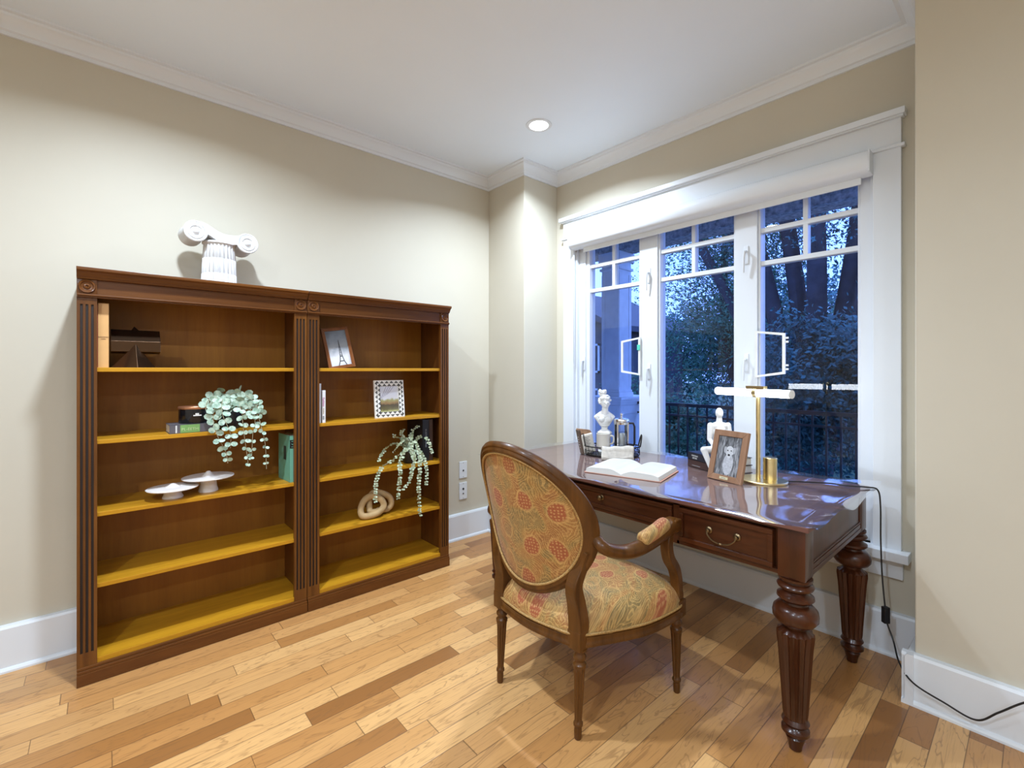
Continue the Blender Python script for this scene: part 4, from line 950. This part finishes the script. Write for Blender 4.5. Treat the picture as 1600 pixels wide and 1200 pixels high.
# ------------------------------------------------------------ EXTERIOR
m_porch=plain('grey_porch_deck',(.30,.32,.34),.6); m_ext=plain('painted_porch_trim',(.80,.82,.84),.5); m_stuc=plain('stucco',(.40,.40,.40),.9,noise=.5,nscale=26,bump=1.0)
struct(MB().box(2.86,-3,-.3,5.15,9,-.12).obj('floor_porch',m_porch)); struct(MB().box(2.86,-3,2.86,4.95,9,2.95).obj('ceiling_porch',m_stuc))
struct(MB().box(4.6,-3,2.69,4.85,9,2.90).obj('trim_8',m_stuc))
struct(MB().box(2.86,-3,-.3,2.95,.30,2.9).box(2.86,2.62,-.3,2.95,9,2.9).obj('wall_exterior',m_ext))
m_grass=plain('lawn',(.05,.09,.04),.9,noise=.4,nscale=8); struct(MB().box(5.15,-40,-1.0,70,60,-.8).obj('ground_lawn',m_grass))
t=thing('porch_column','square white panelled porch column on its pedestal seen through left pane','column',(4.6,3.305,-.12))
b=MB(); b.box(0,0,1.12,.25,.25,2.81); b.box(-.02,-.02,1.08,.27,.27,1.13); b.box(-.01,-.01,1.13,.26,.26,1.16); b.box(-.03,-.03,2.70,.28,.28,2.81); b.box(-.02,-.02,2.60,.27,.27,2.63); 
for a in ((-.006,.0,1.2,0,.05,2.55),(-.006,.20,1.2,0,.25,2.55),(0,-.006,1.2,.05,0,2.55),(.2,-.006,1.2,.25,0,2.55)): b.box(*a)
b.obj('shaft',m_ext,t,bev=.003)
b=MB(); b.box(-.07,-.07,0,.52,.33,1.02); b.box(-.10,-.10,1.02,.55,.37,1.05); b.box(-.085,-.085,.99,.535,.35,1.02); b.box(-.12,-.12,1.05,.57,.40,1.08)
for a in ((-.078,-.07,.1,-.07,-.02,.98),(-.078,.28,.1,-.07,.33,.98),(-.078,-.02,.88,-.07,.28,.98),(-.07,-.078,.1,-.02,-.07,.98),(.47,-.078,.1,.52,-.07,.98),(-.02,-.078,.88,.47,-.07,.98)): b.box(*a)
b.obj('pedestal',m_ext,t,bev=.003)
m_rail=plain('black_railing_paint',(.012,.014,.018),.4)
t=thing('porch_railing','black metal porch railing with thin upright balusters outside the window','railing',(4.88,1.0,-.12))
MB().box(-.025,-2.9,.99,.025,2.23,1.025).obj('top_rail',m_rail,t); MB().box(-.015,-2.9,.88,.015,2.23,.90).obj('middle_rail',m_rail,t); MB().box(-.015,-2.9,.10,.015,2.23,.13).obj('bottom_rail',m_rail,t)
bm0=None
for k in range(34):
    y=-1.6+k*.11
    if bm0 is None: o=MB().box(-.008,-.008,.12,.008,.008,1.0).obj('baluster',m_rail,t); bm0=o
    else: o=bm0.copy(); COL.objects.link(o); o.parent=t
    o.location=(0,y,0)
# trees
random.seed(11)
def leaves(b,c,r,n,size,clump=None):
    cl=[Vector((random.gauss(0,.45)*r[0],random.gauss(0,.45)*r[1],random.gauss(0,.45)*r[2])) for _ in range(clump or 30)]
    def f():
        for _ in range(n):
            k=random.choice(cl); p=Vector(c)+k+Vector((random.gauss(0,.16)*r[0],random.gauss(0,.16)*r[1],random.gauss(0,.16)*r[2]))
            u=Vector((random.uniform(-1,1),random.uniform(-1,1),random.uniform(-1,1))).normalized(); v=u.orthogonal().normalized(); s=size*random.uniform(.6,1.3)
            vs=[b.b.verts.new(p+u*s),b.b.verts.new(p+v*s*.5),b.b.verts.new(p-u*s),b.b.verts.new(p-v*s*.5)]; b.b.faces.new(vs)
    b._new(f)
m_leafA=plain('garden_foliage',(.05,.17,.10),.7,noise=.5,nscale=2); m_leafB=plain('dark_conifer_foliage',(.03,.12,.12),.7,noise=.5,nscale=2); m_bark=plain('dark_bark',(.03,.03,.035),.9,noise=.4,nscale=6)
def tree(name,label,base,h,trunks,fol,mat,size):
    t=thing(name,label,'tree' if 'tree' in name else 'shrub',base,0)
    b=MB()
    for P,rr in trunks: 
        Q=catmull(P,5); b.tube(Q,[rr[0]+(rr[1]-rr[0])*i/(len(Q)-1) for i in range(len(Q))],9)
    if trunks: b.obj('trunk',m_bark,t,smooth=True)
    b=MB()
    for c,r,n,cl in fol: leaves(b,c,r,n,size,cl)
    b.obj('foliage',mat,t)
tree('broadleaf_tree','leafy green tree crown beyond the railing through the middle pane',(8.6,3.6,-.85),6,[([(0,0,0),(.05,0,1.5),(-.1,.2,3),(.2,.3,5)],(.14,.05))],[((0,.1,4.2),(1.3,1.6,1.8),24000,90),((.3,.2,2.6),(1.0,1.2,1.0),14000,50),((-.3,1.4,5.0),(.9,1.0,.8),3500,40)],m_leafA,.034)
tr=[]
for dx,dy,lean,r in ((0,1.0,.9,.10),(.2,.72,.62,.13),(0,.42,.42,.14),(.1,.1,.25,.15),(-.1,-.2,.02,.16),(.1,-.5,-.2,.15),(-.1,-.8,-.42,.14),(.2,-1.1,-.66,.12)):
    tr.append(([(0,dy*.12,0),(0,dy*.38,1.5),(dx,dy*.9,2.9),(dx*1.5,dy+lean*.8,4.6),(dx*2,dy+lean*1.6,6.5)],(r,r*.6)))
tree('many_stemmed_tree','big dark tree with several spreading trunks outside the right pane',(7.6,2.25,-.85),7,tr,[((0,.3,5.6),(1.2,1.8,.8),5000,70),((0,-.2,4.3),(1.0,1.6,.6),1800,40)],m_leafB,.035)
tree('conifer_shrub','dense teal conifer foliage low in the right pane',(6.4,1.75,-.85),2.5,[],[((0,0,2.15),(.45,.9,.7),12000,60),((.2,-.8,2.3),(.45,.5,.8),6000,40),((0,.5,1.3),(.45,.8,.7),7000,40)],m_leafB,.034)
tree('hedge_shrub','dark garden shrub just behind the railing in the middle pane',(6.9,4.3,-.85),2,[],[((0,-.2,1.2),(.55,.8,.6),9000,50),((.4,1.0,1.2),(.6,.7,.7),7000,40)],m_leafA,.034)
tree('far_tree','dark distant tree between the porch column and the neighbouring house',(10,12.6,-.85),8,[([(0,0,0),(0,0,4)],(.2,.1))],[((0,0,4.0),(1.8,2.2,3),9000,80)],m_leafB,.09)
tree('distant_tree','distant dark tree closing the view behind the middle pane',(20,7.6,-.85),9,[([(0,0,0),(0,0,4)],(.25,.1))],[((0,0,3.4),(2.2,3.0,2.6),11000,90),((1,5.5,2.8),(2.0,3.6,2.0),24000,130),((0,-4.5,1.8),(1.5,3,1.6),7000,60)],m_leafB,.10)
tree('backdrop_tree','distant dark tree closing the view behind the right pane',(14,2.6,-.85),9,[([(0,0,0),(0,0,4)],(.25,.1))],[((0,0,2.9),(1.8,3.0,2.0),12000,90)],m_leafB,.09)
t=thing('neighbour_house','dark neighbouring house with low gable roof behind the trees','house',(15.4,12.6,-.85))
m_sid=plain('dark_siding',(.07,.08,.10),.7); m_roof=plain('grey_roof',(.06,.07,.09),.8); m_win=plain('dark_house_glass',(.03,.04,.06),.1)
MB().box(-2,-2.6,0,3,3,3.6).obj('wall',m_sid,t)
MB().prism([(-3.0,3.5),(.2,5.1),(3.4,3.5),(3.4,3.7),(.2,5.35),(-3.0,3.7)],-2.4,3.4,'X').obj('roof',m_roof,t); MB().prism([(-2.6,3.6),(.2,5.0),(3.0,3.6)],-1.99,2.9,'X').obj('gable',m_sid,t)
for y in (-1.7,.3,1.9):
    for z in (.9,2.5): o=MB().box(-2.03,y-.4,z-.4,-1.99,y+.4,z+.5).obj('window',m_win,t); MB().box(-2.06,y-.47,z-.47,-2.02,y-.4,z+.57).box(-2.06,y+.4,z-.47,-2.02,y+.47,z+.57).box(-2.06,y-.47,z+.5,-2.02,y+.47,z+.57).box(-2.06,y-.47,z-.47,-2.02,y+.47,z-.4).obj('window_trim',m_ext,o)
